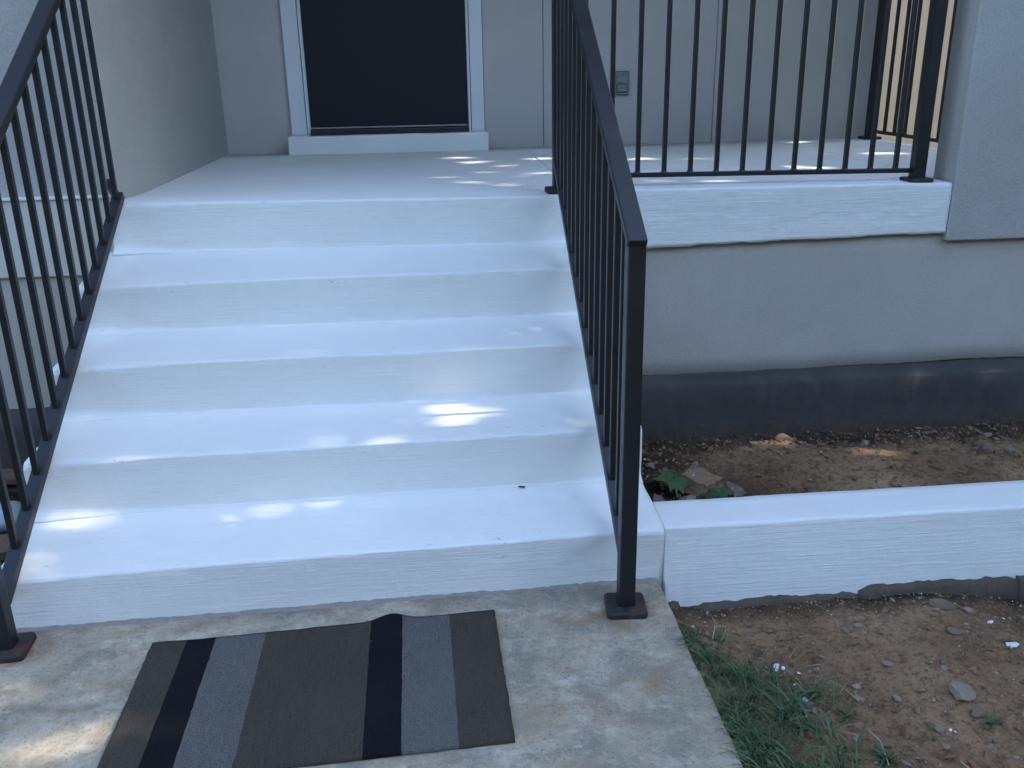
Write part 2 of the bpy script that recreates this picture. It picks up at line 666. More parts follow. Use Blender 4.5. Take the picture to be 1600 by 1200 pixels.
def build_profile(name, xa, xb, fn, parent, mat, nseg=110, seed=0.0):
    bm = bmesh.new()
    rows = []
    for i in range(nseg + 1):
        t = i / nseg
        x = lerp(xa, xb, t)
        pts = fn(x)
        n = len(pts)
        row = []
        for k, (y, z) in enumerate(pts):
            dy = .0024 * wob(x, z, seed, 4) + .0016 * wob(x, z * 2, seed + 3, 17) + .0009 * wob(x, z * 3 + y * 3, seed + 5, 60)
            dz = .0022 * wob(x, y, seed + 7, 4.5) + .0012 * wob(x, y, seed + 9, 18) + .0007 * wob(x, y * 3 + z * 3, seed + 11, 60)
            ex = 0
            if i in (0, nseg):
                ex = .004 * wob(y * 9, z * 9, seed)
            row.append(bm.verts.new((x + ex, y + dy, z + dz)))
        lo = min(p[1] for p in pts) - .03
        row.append(bm.verts.new((x, pts[-1][0], lo)))
        row.append(bm.verts.new((x, pts[0][0], lo)))
        rows.append(row)
    for a, b in zip(rows, rows[1:]):
        m = len(a)
        for k in range(m):
            bm.faces.new((a[k], a[(k + 1) % m], b[(k + 1) % m], b[k]))
    bm.faces.new(rows[0][::-1])
    bm.faces.new(rows[-1])
    nr = len(rows[0])
    wear = [(1.0 if 14 <= k <= 23 else (.7 if k < 6 else 0.)) for _ in rows for k in range(nr)]
    bm.verts.index_update()
    o = from_bm(name, bm, mat, parent, True)
    at = o.data.attributes.new("wear", 'FLOAT', 'POINT')
    at.data.foreach_set("value", wear)
    return o


def side_round(x):
    """edges get rounder beside the railings where the old concrete was patched"""
    l = max(0., 1 - (x - XL) / .34)
    r = max(0., 1 - (XR - x) / .22)
    return max(l, r)


steps = thing("front_steps", "flight of four freshly white painted concrete steps below the porch", "steps", (-.9, 0, 0))
for si, (y0, zf, zn, yb, zb) in enumerate(STEPS):
    def fn(x, y0=y0, zf=zf, zn=zn, yb=yb, zb=zb, si=si):
        t = (x + 1.75) / 1.75
        yn = y0 + KY * x
        yf = (.0075 + .030 * x) if si == 0 else yn + .004
        s = side_round(x)
        return profile(yf, lerp(*zf, t), yn, lerp(*zn, t), yb + KY * x, lerp(*zb, t),
                       .008 + .003 * wob(x, si, 0, 3) + .016 * s, (.006 + .026 * s) if si else .004)
    build_profile("step", XL - .002 * si, XR, fn, steps, M_white, 120, si * 13.7)


# irregular strip of old mortar where the lowest riser meets the walkway
def build_mortar():
    bm = bmesh.new()
    rows = []
    for i in range(181):
        x = lerp(-1.76, -.02, i / 180)
        y = .0075 + .030 * x
        h = .005 + .003 * wob(x, 0, 0, 5) + .0015 * wob(x, 3, 0, 27) + .003 * wob(x, 3, 2, 90)
        d = .013 + .010 * wob(x, 7, 0, 4) + .004 * wob(x, 5, 0, 23) + .005 * wob(x, 5, 3, 90)
        row = []
        for k in range(6):
            t = k / 5
            row.append(bm.verts.new((x, y - .004 - d * t + .002, max(h, .0005) * (1 - t) ** 1.3 + .0015 * wob(x, t, 2, 40) - (.004 if k == 5 else 0))))
        row.append(bm.verts.new((x, y + .03, h)))
        rows.append(row)
    for a, b in zip(rows, rows[1:]):
        for k in range(5):
            bm.faces.new((a[k], b[k], b[k + 1], a[k + 1]))
        bm.faces.new((a[6], b[6], b[0], a[0]))
    return from_bm("mortar_joint", bm, M_mortar, steps, True)


build_mortar()

# ------------------------------------------------------------------ porch slab
porch = thing("porch_slab", "raised white painted concrete porch floor in front of the dark door", "porch", (0, 2.2, .89))


FLOOR = .896
YB = 3.16


def porch_fn(x, right_part=False):
    if x <= -.0175 and not right_part:
        t = (x + 1.75) / 1.75
        yn = 1.200 + KY * x
        zn = lerp(.9105, .8850, t)
        zf = lerp(.7390, .7107, t)
        sd = side_round(x) if x < -.9 else max(0., 1 - (XR - x) / .22)
        pr = profile(yn + .004, zf, yn, zn, YB + .03, FLOOR, .010 + .01 * sd, .006 + .026 * sd)
        out = list(pr[:-9])
        for k in range(9):
            q = ((k + 1) / 9) ** 1.5
            out.append((lerp(yn + .02, YB + .03, q), lerp(zn, FLOOR, min(1, q * 4.5))))
        return out
    t = min(1, max(0, x / 1.38))
    zt = lerp(.904, .890, t)
    zb = lerp(.679, .699, t)
    yf = 1.196
    pr = [(yf, lerp(zb, zt - .022, k / 15)) for k in range(16)]
    r = .010 + .003 * wob(x, 0, 0, 3)
    for k in range(7):
        a = k / 6 * math.pi / 2
        pr.append((yf + r * (1 - math.cos(a)), zt - r * (1 - math.sin(a))))
    for k in range(9):
        q = ((k + 1) / 9) ** 1.5
        pr.append((lerp(yf + .02, YB + .03, q), lerp(zt, FLOOR, min(1, q * 4.5))))
    return pr


o_a = build_profile("landing", -1.712, -.018, porch_fn, porch, M_white, 130, 61.)


def porch_right(x):
    return porch_fn(x, True)


# right-hand part: its own thickness, with a ragged underside line
def build_porch_right():
    bm = bmesh.new()
    rows = []
    n = 120
    for i in range(n + 1):
        x = lerp(-.055, 1.384, i / n)
        pts = porch_right(x)
        row = []
        for k, (y, z) in enumerate(pts):
            dy = .003 * wob(x, z, 40, 5) + .0018 * wob(x, z * 2, 43, 19) + .0012 * wob(x, z * 3, 45, 60)
            dz = .003 * wob(x, y, 47, 4) + .0014 * wob(x, y, 49, 18)
            if k == 0:
                dz += .004 * wob(x, 0, 51, 14) + .004 * abs(wob(x, 0, 52, 45))
            row.append(bm.verts.new((x, y + dy, z + dz)))
        row.append(bm.verts.new((x, pts[-1][0], .66)))
        row.append(bm.verts.new((x, 1.25, pts[0][1] + .004)))
        rows.append(row)
    for a, b in zip(rows, rows[1:]):
        m = len(a)
        for k in range(m):
            bm.faces.new((a[k], a[(k + 1) % m], b[(k + 1) % m], b[k]))
    bm.faces.new(rows[0][::-1])
    bm.faces.new(rows[-1])
    return from_bm("floor_edge", bm, M_white, porch, True)


build_porch_right()
grid_box("floor_extension", 1.386, 2.01, 1.352, 3.19, .69, .896, M_white, porch, .06, .003, .012)

# ------------------------------------------------------------------ house
house = thing("house", "grey stucco house with a recessed porch and dark front door", "house", (0, 3.16, 0))


def build_wall_block(name, x0, x1, y0, y1, z0, z1, mat, bev=.012):
    return box(name, x0, x1, y0, y1, z0, z1, mat, house, bev, 3)


# left wing: front face and the porch's left side are one block
build_wall_block("left_wall", -5.2, -1.697, 1.262, 3.7, .80, 4.4, M_stucco, .014)
# cream band under the left wing, slightly proud, and a thin top ledge whose white paints its highlight line
build_wall_block("cream_band", -5.2, -1.712, 1.246, 1.40, .644, .9195, M_cream, .004)
box("highlight_ledge", -5.2, -1.72, 1.238, 1.35, .920, .9295, M_trim, house, .002)
build_wall_block("lower_left_wall", -5.2, -1.60, 1.264, 2.8, .133, .643, M_stucco_low, .004)


def foundation(name, x0, x1, yw, yf, zt, zl):
    """dark coated footing with a sloped, uneven top ledge"""
    bm = bmesh.new()
    rows = []
    n = int((x1 - x0) / .025)
    for i in range(n + 1):
        x = lerp(x0, x1, i / n)
        e = .004 * wob(x, 0, 2, 6) + .003 * wob(x, 0, 4, 30)
        pr = [(yw + .12, zt + e), (yw - .004, zt + e), (lerp(yw, yf, .5), lerp(zt, zl, .40) + e), (yf + .006, zl + e * .6),
              (yf, zl - .010), (yf - .004, .05), (yf - .006, -.03), (yf - .012, -.32), (yw + .12, -.32)]
        row = []
        for k, (y, z) in enumerate(pr):
            row.append(bm.verts.new((x, y + .003 * wob(x, z, 6, 9), z + (.002 * wob(x, y, 8, 40) if k < 5 else 0))))
        rows.append(row)
    for a, b in zip(rows, rows[1:]):
        m = len(a)
        for k in range(m):
            bm.faces.new((a[k], a[(k + 1) % m], b[(k + 1) % m], b[k]))
    bm.faces.new(rows[0][::-1])
    bm.faces.new(rows[-1])
    return from_bm(name, bm, M_found, house, True)


def crack(name, pts, w):
    bm = bmesh.new()
    prev = None
    for x, y, z in pts:
        ww = w * random.uniform(.35, 1)
        a, b = bm.verts.new((x - ww, y, z)), bm.verts.new((x + ww, y, z))
        a2, b2 = bm.verts.new((x - ww, y + .004, z)), bm.verts.new((x + ww, y + .004, z))
        if prev:
            bm.faces.new((prev[0], prev[1], b, a))
            bm.faces.new((prev[0], a, a2, prev[2]))
            bm.faces.new((prev[1], prev[3], b2, b))
        prev = (a, b, a2, b2)
    return from_bm(name, bm, M_dark, house)


crack("crack", [(-1.7145 + .004 * wob(0, 0, q * .06, 9) + .004 * q / 22, 1.2612, 1.27 - q * .0145) for q in range(23)], .0012)
foundation("foundation", -5.2, -1.50, 1.266, 1.230, .135, .095)

# wall under the porch, bottom edge ragged
def build_under():
    bm = bmesh.new()
    rows = []
    n = 150
    for i in range(n + 1):
        x = lerp(-.3, 4.2, i / n)
        zb = .162 + .010 * min(1, max(0, x - .7)) + .006 * wob(x, 0, 0, 4) + .003 * wob(x, 0, 3, 30)
        row = [bm.verts.new((x, 1.6, .694)), bm.verts.new((x, 1.226, .694))]
        for k in range(1, 9):
            z = lerp(.694, zb, k / 8)
            row.append(bm.verts.new((x, 1.226 + .003 * wob(x, z, 1, 3), z)))
        row.append(bm.verts.new((x, 1.26, zb - .02)))
        row.append(bm.verts.new((x, 1.6, zb - .02)))
        rows.append(row)
    for a, b in zip(rows, rows[1:]):
        m = len(a)
        for k in range(m):
            bm.faces.new((a[k], a[(k + 1) % m], b[(k + 1) % m], b[k]))
    bm.faces.new(rows[0][::-1])
    bm.faces.new(rows[-1])
    return from_bm("lower_wall", bm, M_stucco_low, house, True)


build_under()
foundation("foundation", -.3, 4.2, 1.240, 1.158, .166, .134)

# stucco pier at the right of the porch
def build_pier():
    bm = bmesh.new()
    bm_box(bm, 1.388, 4.22, 1.189, 1.346, .668, 4.4, .008, 3)
    return from_bm("pier", bm, M_stucco, house)


build_pier()

# back wall of the porch: rendered panels with open joints
for x0, x1, z0, z1 in ((-1.71, -1.338, .85, 3.45), (-.2655, .0655, .85, 3.45), (.0695, 1.0450, .85, 3.45),
                       (1.0490, 1.8340, .85, 3.45), (1.8350, 2.037, .85, 3.45), (-1.338, -.2655, 2.80, 3.45)):
    box("wall_panel", x0, x1, YB, YB + .02, z0, z1, M_panel, house, 0)
box("backing_wall", -1.71, -1.34, YB + .0205, YB + .2, .6, 3.5, M_dark, house, 0)
box("backing_wall", -.265, 2.036, YB + .0205, YB + .2, .6, 3.5, M_dark, house, 0)
box("backing_wall", -1.339, -.266, YB + .06, YB + .2, .6, 2.795, M_dark, house, 0)
box("porch_ceiling", -1.69, 2.08, .92, 3.6, 3.46, 3.56, M_trim, house, .004)
box("upper_wall", -1.69, 2.08, 1.22, 3.6, 3.565, 4.4, M_stucco, house, .006)

# door: leaf, casing, jambs, threshold
grid_box("door_sill", -1.348, -.255, 3.018, YB, .890, .992, M_white, house, .03, .0025, .010, 9)
door = box("door", -1.228, -.359, 3.118, 3.155, 1.034, 2.79, M_door, house, .002)
box("mesh_seam", -.7205, -.7175, 3.1168, 3.1178, 1.05, 2.78, M_door, door, 0, 1)
frame = box("door_frame", -1.336, -1.252, 3.134, YB, .993, 2.86, M_trim, house, .003)
box("door_frame", -.340, -.269, 3.134, YB, .993, 2.86, M_trim, house, .003)
box("door_jamb", -1.248, -1.229, 3.125, 3.17, .993, 2.80, M_trim, house, .002)
box("door_jamb", -.358, -.344, 3.125, 3.17, .993, 2.80, M_trim, house, .002)
box("door_head", -1.336, -.269, 3.1345, YB, 2.862, 2.94, M_trim, house, .003)
thr = box("threshold", -1.2275, -.3595, 3.068, YB, .993, 1.020, M_dark, house, .003)
box("sweep_strip", -1.223, -.367, 3.104, 3.117, 1.024, 1.033, M_alu, thr, .0015, 1)

# ------------------------------------------------------------------ low white garden wall
gw = thing("garden_wall", "low white painted concrete wall edging the soil bed right of the steps", "wall", (1.5, .08, 0))


def wall_fn(x):
    zt = .1565
    fy = 0.004 + .004 * wob(x, 0, 9, 2)
    bot = -.085 + .006 * wob(x, 0, 0, 9) + .004 * wob(x, 0, 3, 33)
    dip = .05 * max(0, 1 - abs(x - .055) / .016)
    pr = [(fy - .028, bot - dip)]
    for k in range(14):
        t = (k + 1) / 15
        pr.append((lerp(fy - .028, fy, t), lerp(bot, zt - .010, t) - dip * (1 - t) ** 6))
    for k in range(6):
        a = k / 5 * math.pi / 2
        pr.append((fy + .010 * (1 - math.cos(a)), zt - .010 * (1 - math.sin(a))))
    for k in range(6):
        pr.append((lerp(fy + .012, .158 + .002 * wob(x, 0, 5, 20), (k + 1) / 6), zt))
    pr.append((.162, zt - .006))
    pr.append((.164, -.30))
    return pr


def build_gwall():
    bm = bmesh.new()
    rows = []
    n = 200
    for i in range(n + 1):
        x = lerp(.001, 3.4, (i / n) ** 1.4)
        pts = wall_fn(x)
        e = max(0, 1 - (x - .001) / .006)
        row = []
        for k, (y, z) in enumerate(pts):
            dy = .002 * wob(x, z, 70, 6) + .001 * wob(x, z * 2, 73, 25) + .002 * e
            dz = .0015 * wob(x, y, 77, 7)
            ex = (.0045 * wob(y * 8, z * 22, 71)) * e
            row.append(bm.verts.new((x + ex, y + dy, z + dz)))
        row.append(bm.verts.new((x, .05, -.30)))
        rows.append(row)
    for a, b in zip(rows, rows[1:]):
        m = len(a)
        for k in range(m):
            bm.faces.new((a[k], a[(k + 1) % m], b[(k + 1) % m], b[k]))
    bm.faces.new(rows[0][::-1])
    bm.faces.new(rows[-1])
    return from_bm("wall_body", bm, M_white, gw, True)


build_gwall()


def build_footing(x0, x1, seed, top):
    bm = bmesh.new()
    rows = []
    n = max(8, int((x1 - x0) / .012))
    for i in range(n + 1):
        t = i / n
        x = lerp(x0, x1, t)
        taper = min(1, 8 * t + .35, 8 * (1 - t) + .35)
        zt = top + .007 * wob(x, 0, seed, 9) + .004 * wob(x, 0, seed + 2, 40) + .004 * wob(x, 0, seed + 6, 95) - (1 - taper) * .02
        yf = -.046 + .009 * wob(x, 1, seed, 9) + .006 * wob(x, 1, seed + 1, 40) + .003 * wob(x, 1, seed + 7, 95)
        pr = [(.01, zt - .002), (-.022, zt), (yf + .006, zt - .001), (yf, zt - .007), (yf - .004, -.10), (yf - .002, -.2), (.01, -.2)]
        rows.append([bm.verts.new((x, y, z + .002 * wob(x, y * 5, seed + 4, 40))) for y, z in pr])
    for a, b in zip(rows, rows[1:]):
        m = len(a)
        for k in range(m):
            bm.faces.new((a[k], a[(k + 1) % m], b[(k + 1) % m], b[k]))
    bm.faces.new(rows[0][::-1])
    bm.faces.new(rows[-1])
    return from_bm("footing", bm, M_footing, gw, True)


build_footing(.008, .042, 3., -.062)
build_footing(.072, .555, 5., -.066)
build_footing(.552, 1.02, 8., -.050)
build_footing(1.015, 3.3, 11., -.040)

# ------------------------------------------------------------------ railings
BAL = .0165


def post(root, x, y, z0, z1, w, plate, pmat, turn=0.0):
    p = bar("post", (x, y, z0 + .014), (x, y, z1), w, w, M_black, root, .004, 2)
    bm = bmesh.new()
    h = plate / 2
    rings = []
    for inset, z in ((0, 0), (0, .012), (.0015, .0155), (.0045, .017)):
        rc = .013 - inset
        ring = []
        for q in range(4):
            cx, cy = ((1, 1), (-1, 1), (-1, -1), (1, -1))[q]
            for k in range(5):
                an = (q + k / 4) * math.pi / 2
                ring.append(bm.verts.new((cx * (h - .013) + rc * math.cos(an), cy * (h - .013) + rc * math.sin(an), z)))
        rings.append(ring)
    for ra, rb in zip(rings, rings[1:]):
        for k in range(20):
            bm.faces.new((ra[k], ra[(k + 1) % 20], rb[(k + 1) % 20], rb[k]))
    bm.faces.new(rings[-1])
    bm.faces.new(rings[0][::-1])
    bmesh.ops.rotate(bm, verts=bm.verts, cent=(0, 0, 0), matrix=Matrix.Rotation(turn, 3, 'Z'))
    bmesh.ops.translate(bm, verts=bm.verts, vec=(x, y, z0))
    bp = from_bm("base_plate", bm, pmat, p)
    return p


def baluster_mesh(h, flare=True):
    bm = bmesh.new()
    bm_box(bm, -BAL / 2, BAL / 2, -BAL / 2, BAL / 2, 0, h, .0015, 1)
    # weld flare at the foot
    for dx, dy in ((1, 0), (-1, 0), (0, 1), (0, -1)) if flare else ():
        a = BAL / 2
        q = [Vector((a * dx - .006 * dy, a * dy - .006 * dx, 0)), Vector((a * dx + .006 * dy, a * dy + .006 * dx, 0))]
        o = Vector((dx, dy, 0)) * .007
        v = [bm.verts.new(q[0]), bm.verts.new(q[1]), bm.verts.new(q[1] + o), bm.verts.new(q[0] + o),
             bm.verts.new(q[0] + Vector((0, 0, .008))), bm.verts.new(q[1] + Vector((0, 0, .008)))]
        for f in ((0, 1, 2, 3), (2, 3, 4, 5), (0, 3, 4), (1, 2, 5)):
            try:
                bm.faces.new([v[i] for i in f])
            except ValueError:
                pass
    bmesh.ops.recalc_face_normals(bm, faces=bm.faces)
    me = bpy.data.meshes.new("baluster")
    bm.to_mesh(me)
    bm.free()
    me.materials.append(M_black)
    return me


def balusters(root, pts, h, flare=True):
    me = baluster_mesh(h, flare)
    b = base_of(root)
    for p in pts:
        o = bpy.data.objects.new("baluster", me)
        COL.objects.link(o)
        o.parent = root
        o.location = Vector(p) - b


# right stair railing ------------------------------------------------
rr = thing("stair_railing", "black metal stair railing right of the white steps ending in a rusty plate", "railing", (-.13, -.12, 0))


def RX(y):
    return -.133 + .010 * y


def RB(y):
    return .2225 + .638 * y     # top of bottom rail


def RC(y):
    return 1.064 + .616 * y    # top of cap


post(rr, -.133, -.125, 0, RC(-.125) - .018, .042, .104, M_rust, R(-4))
post(rr, -.112, 1.272, .890, RC(1.262) - .02, .044, .096, M_plate)
a, b = -.098, 1.255
bar("bottom_rail", (RX(a), a, RB(a) - .014), (RX(b), b, RB(b) - .014), .030, .028, M_black, rr, .003)
a, b = -.150, 1.30
bar("handrail", (RX(a), a, RC(a) - .011), (RX(b), b, RC(b) - .011), .046, .022, M_black, rr, .005, 3)
bar("handrail_channel", (RX(a + .03), a + .03, RC(a + .03) - .028), (RX(1.25), 1.25, RC(1.25) - .028), .030, .014, M_black, rr, .002)
ys = [-.010 + .0930 * k for k in range(14)]
balusters(rr, [(RX(y), y, RB(y) - .014) for y in ys], .808, False)

# left stair railing ------------------------------------------------
lr = thing("stair_railing", "black metal stair railing left of the white steps fixed to the wall corner", "railing", (-1.68, -.12, 0))


def LX(y):
    return -1.683 + .015 * y


def LB(y):
    return .196 + .650 * y


def LC(y):
    return .989 + .660 * y


post(lr, -1.681, -.128, 0, LC(-.125) - .018, .042, .106, M_rust, R(3))
a, b = -.10, 1.165
bar("bottom_rail", (LX(a), a, LB(a) - .014), (LX(b), b, LB(b) - .014), .034, .028, M_black, lr, .003)
a, b = -.16, 1.255
bar("handrail", (LX(a), a, LC(a) - .011), (LX(b), b, LC(b) - .013), .050, .027, M_black, lr, .005, 3)
bar("handrail_channel", (LX(a + .03), a + .03, LC(a + .03) - .028), (LX(1.22), 1.22, LC(1.22) - .028), .030, .014, M_black, lr, .002)
ys = [.018 + .0925 * k for k in range(13)]
balusters(lr, [(LX(y), y, LB(y) - .014) for y in ys], .780, False)


def build_bracket():
    bm = bmesh.new()
    bmesh.ops.create_cone(bm, cap_ends=True, segments=18, radius1=.017, radius2=.016, depth=.042)
    es = [e for e in bm.edges if abs(e.verts[0].co.z - e.verts[1].co.z) < .001]
    bmesh.ops.bevel(bm, geom=es, offset=.005, segments=3, affect='EDGES')
    bmesh.ops.translate(bm, verts=bm.verts, vec=(-1.708, 1.226, .968))
    bm_bar(bm, (-1.668, 1.150, .928), (-1.706, 1.226, .955), .026, .020, .003)
    return from_bm("wall_bracket", bm, M_black, lr, False)


build_bracket()

# porch front railing ------------------------------------------------
pr_ = thing("porch_railing", "black metal porch guard railing along the front edge of the white floor", "railing", (1.27, 1.27, .89))
post(pr_, 1.275, 1.262, .888, 1.84, .046, .096, M_plate)
bar("bottom_rail", (-.09, 1.275, .946), (1.254, 1.275, .931), .020, .017, M_black, pr_, .002)
bar("handrail", (-.09, 1.275, 1.82), (1.29, 1.275, 1.82), .046, .022, M_black, pr_, .004, 3)
balusters(pr_, [(.1865 + .1005 * k, 1.275, .948 - .0011 * k) for k in range(-2, 11)], .87)

# porch side railing ------------------------------------------------
sr = thing("porch_railing", "black metal railing at the far right end of the porch before the beige wall", "railing", (1.965, 3.08, .89))
post(sr, 1.965, 3.085, .894, 1.84, .050, .104, M_plate)
bar("bottom_rail", (1.965, 3.06, .942), (1.965, 1.36, .942), .020, .018, M_black, sr, .002)
bar("handrail", (1.965, 3.11, 1.82), (1.965, 1.36, 1.82), .046, .022, M_black, sr, .004, 3)
balusters(sr, [(1.965, 2.918 - .1125 * k, .946) for k in range(14)], .87)

# ------------------------------------------------------------------ outlet box on the porch wall
ob = thing("outlet_box", "small grey electrical outlet cover on the porch back wall behind the bars", "outlet box", (.51, YB, 1.23))
box("back_plate", .470, .552, YB - .011, YB - .0005, 1.167, 1.295, M_outlet_line, ob, .002)
box("cover_body", .4735, .5485, YB - .022, YB - .0115, 1.1705, 1.2915, M_outlet, ob, .002)
box("upper_flap", .481, .539, YB - .028, YB - .0225, 1.233, 1.277, M_outlet, ob, .002)
box("flap_gap", .479, .539, YB - .026, YB - .0225, 1.181, 1.226, M_outlet_line, ob, .001)
box("lower_flap", .483, .535, YB - .031, YB - .0265, 1.186, 1.223, M_outlet, ob, .002)
bm = bmesh.new()
bmesh.ops.create_uvsphere(bm, u_segments=10, v_segments=6, radius=.0035)
bmesh.ops.translate(bm, verts=bm.verts, vec=(.503, YB - .023, 1.284))
from_bm("screw", bm, M_screw, ob, True)

# ------------------------------------------------------------------ striped door mat
mat_t = thing("door_mat", "flat door mat with brown, black and grey stripes lying before the steps", "door mat", (-.9, -.36, 0))
MTL, MTR, MBR, MBL = Vector((-1.326, -.154)), Vector((-.474, -.106)), Vector((-.466, -.588)), Vector((-1.318, -.630))
BR_ = [0, .098, .180, .322, .628, .722, .862, 1.0]
cols = [M_mb, M_mk, M_mg, M_mb, M_mk, M_mg, M_mb]


def mat_pt(u, v):
    """u along the mat, v 0 at the steps .. 1 at the viewer; a low wrinkle lifts the rear edge"""
    p = MTL.lerp(MTR, u).lerp(MBL.lerp(MBR, u), v)
    w = math.exp(-((u - .69) / .050) ** 2) * math.exp(-(v / .30))
    w2 = math.exp(-((u - .03) / .05) ** 2) * math.exp(-(v / .25)) * .5
    z = .010 + .010 * w + .006 * w2 + .0012 * wob(u * 6, v * 4, 0, 1.5)
    p = p + Vector((0, .012 * w))
    e = .002 * wob(u, v, 4, 22)
    return Vector((p.x + e, p.y + e, z))


for s in range(7):
    bm = bmesh.new()
    u0, u1 = BR_[s], BR_[s + 1]
    nu, nv = max(6, int((u1 - u0) / .012)), 40
    top = [[bm.verts.new(mat_pt(lerp(u0, u1, i / nu), j / nv)) for i in range(nu + 1)] for j in range(nv + 1)]
    bot = {}
    for j in range(nv + 1):
        for i in range(nu + 1):
            if j in (0, nv) or (i == 0 and s == 0) or (i == nu and s == 6):
                c = top[j][i].co
                bot[(j, i)] = bm.verts.new((c.x, c.y, max(.002, c.z - .0085)))
    for j in range(nv):
        for i in range(nu):
            bm.faces.new((top[j][i], top[j][i + 1], top[j + 1][i + 1], top[j + 1][i]))
        for i in ([0] if s == 0 else []) + ([nu] if s == 6 else []):
            bm.faces.new((top[j][i], top[j + 1][i], bot[(j + 1, i)], bot[(j, i)]))
    for i in range(nu):
        for j in (0, nv):
            bm.faces.new((top[j][i], top[j][i + 1], bot[(j, i + 1)], bot[(j, i)]))
    o = from_bm("stripe", bm, cols[s], mat_t, True)

# ------------------------------------------------------------------ beige house next door
nb = thing("neighbour_house", "sunlit beige rendered house wall seen beyond the end of the porch", "house", (4.2, 6.6, 0))
NA = R(15)                                              # the house next door stands at an angle


def nbox(name, x0, x1, y0, y1, z0, z1, mat):
    bm = bmesh.new()
    bm_box(bm, x0, x1, y0, y1, z0, z1, .004, 2)
    bmesh.ops.rotate(bm, verts=bm.verts, cent=(0, 0, 0), matrix=Matrix.Rotation(NA, 3, 'Z'))
    bmesh.ops.translate(bm, verts=bm.verts, vec=(3.30, 6.0, 0))
    return from_bm(name, bm, mat, nb)


for x0, x1 in ((-.14, .62), (.625, 1.6), (1.605, 3.2)):
    nbox("wall_panel", x0, x1, 0, .2, .36, 4.0, M_beige)
nbox("lit_corner_strip", -.40, -.145, -.03, .2, .36, 4.0, M_beige_pale)  # stronger sun on this wall strip is put into its paler colour
nbox("plinth", -.40, 3.2, -.045, .2, -.30, .355, M_beige_pale)

# ------------------------------------------------------------------ stones and rubble
def stone_mesh(seed, flat=.7, sub=2, jag=.35):
    bm = bmesh.new()
    bmesh.ops.create_icosphere(bm, subdivisions=sub, radius=1.0)
    rnd = random.Random(seed)
    planes = []
    for _ in range(9):
        v = Vector((rnd.gauss(0, 1), rnd.gauss(0, 1), rnd.gauss(0, 1))).normalized()
        planes.append((v, rnd.uniform(.5, .85)))
    for v in bm.verts:
        c = v.co.copy()
        for n_, d in planes:
            k = c.dot(n_) - d
            if k > 0:
                c -= n_ * k
        c *= 1 + jag * .3 * noise.noise(c * 2.2 + Vector((seed, 0, 0)))
        c.z *= flat
        v.co = c
    me = bpy.data.meshes.new("stone")
    bm.to_mesh(me)
    bm.free()
    for p in me.polygons:
        p.use_smooth = False
    return me


SM = [stone_mesh(i * 3.7 + 1, (.55, .7, .85)[i % 3]) for i in range(8)]
SMP = []
for i, m in enumerate(SM):
    m.materials.append(M_stone)
    q = m.copy()
    q.materials.clear()
    q.materials.append(M_stone_pale)
    SMP.append(q)


def stone(name, x, y, size, label, cat, group=None, pale=False, k=0, sc=(1, 1, 1), rot=None, sink=.35, mesh=None, z=None):
    me = mesh or (SMP if pale else SM)[k % 8]
    o = bpy.data.objects.new(name, me)
    COL.objects.link(o)
    zz = ground_h(x, y) if z is None else z
    o.scale = (size * sc[0], size * sc[1], size * sc[2])
    o.rotation_euler = rot if rot else (random.uniform(-.3, .3), random.uniform(-.3, .3), random.uniform(0, 6.28))
    o.location = (x, y, zz + size * sc[2] * .6 * (1 - sink))
    return setp(o, label, cat, group)


# in the planting bed (behind the low wall)
stone("rock", 0.742, 1.021, .034, "rounded grey brown rock against the dark foundation in the soil bed", "rock", pale=False, k=1, sc=(1.3, .9, 1.0), rot=(.1, .1, .2), sink=.0)
stone("stone_chip", 1.033, 0.955, .030, "upright pointed stone chip standing in the soil bed", "stone chip", pale=True, k=3, sc=(.45, .5, 1.4), rot=(.2, .55, .3), sink=-.3)
stone("rock", 1.224, 0.867, .033, "flat grey oblong block lying in the rubble by the foundation", "rock", pale=False, k=4, sc=(1.5, .7, .7), rot=(0, 0, .1), sink=.2)
stone("rock", 0.185, 0.912, .021, "small grey stone in the inner corner of the bed beside the steps", "rock", pale=True, k=5, sink=.1)
stone("rock", 1.492, 0.889, .045, "reddish clod topped rock at the right end of the bed", "rock", k=2, sc=(1.4, .9, .8), sink=.2)
stone("rock", 1.524, 0.808, .028, "pointed grey stone above the grass wisps in the bed", "rock", pale=True, k=6, sc=(.8, .6, 1.1), sink=0)
stone("rock", 0.251, 0.630, .034, "dull grey stone under the green leaf beside the wall", "rock", pale=True, k=7, sc=(1.3, .9, .7), sink=.3)
stone("rock", 0.415, 0.612, .022, "rounded grey stone below the dry curled leaf", "rock", pale=True, k=0, sink=.2)
for i in range(60):
    x = random.uniform(.15, 1.95)
    y = random.uniform(.92, 1.15) if random.random() < .8 else random.uniform(.58, .90)
    s = random.choice((.006, .008, .010, .013, .018))
    stone("rubble_piece", x, y, s, "small piece of grey rubble lying along the foundation in the bed", "rubble",
          "rubble pieces in the soil bed", random.random() < .35, i, (1.2, .9, .8))


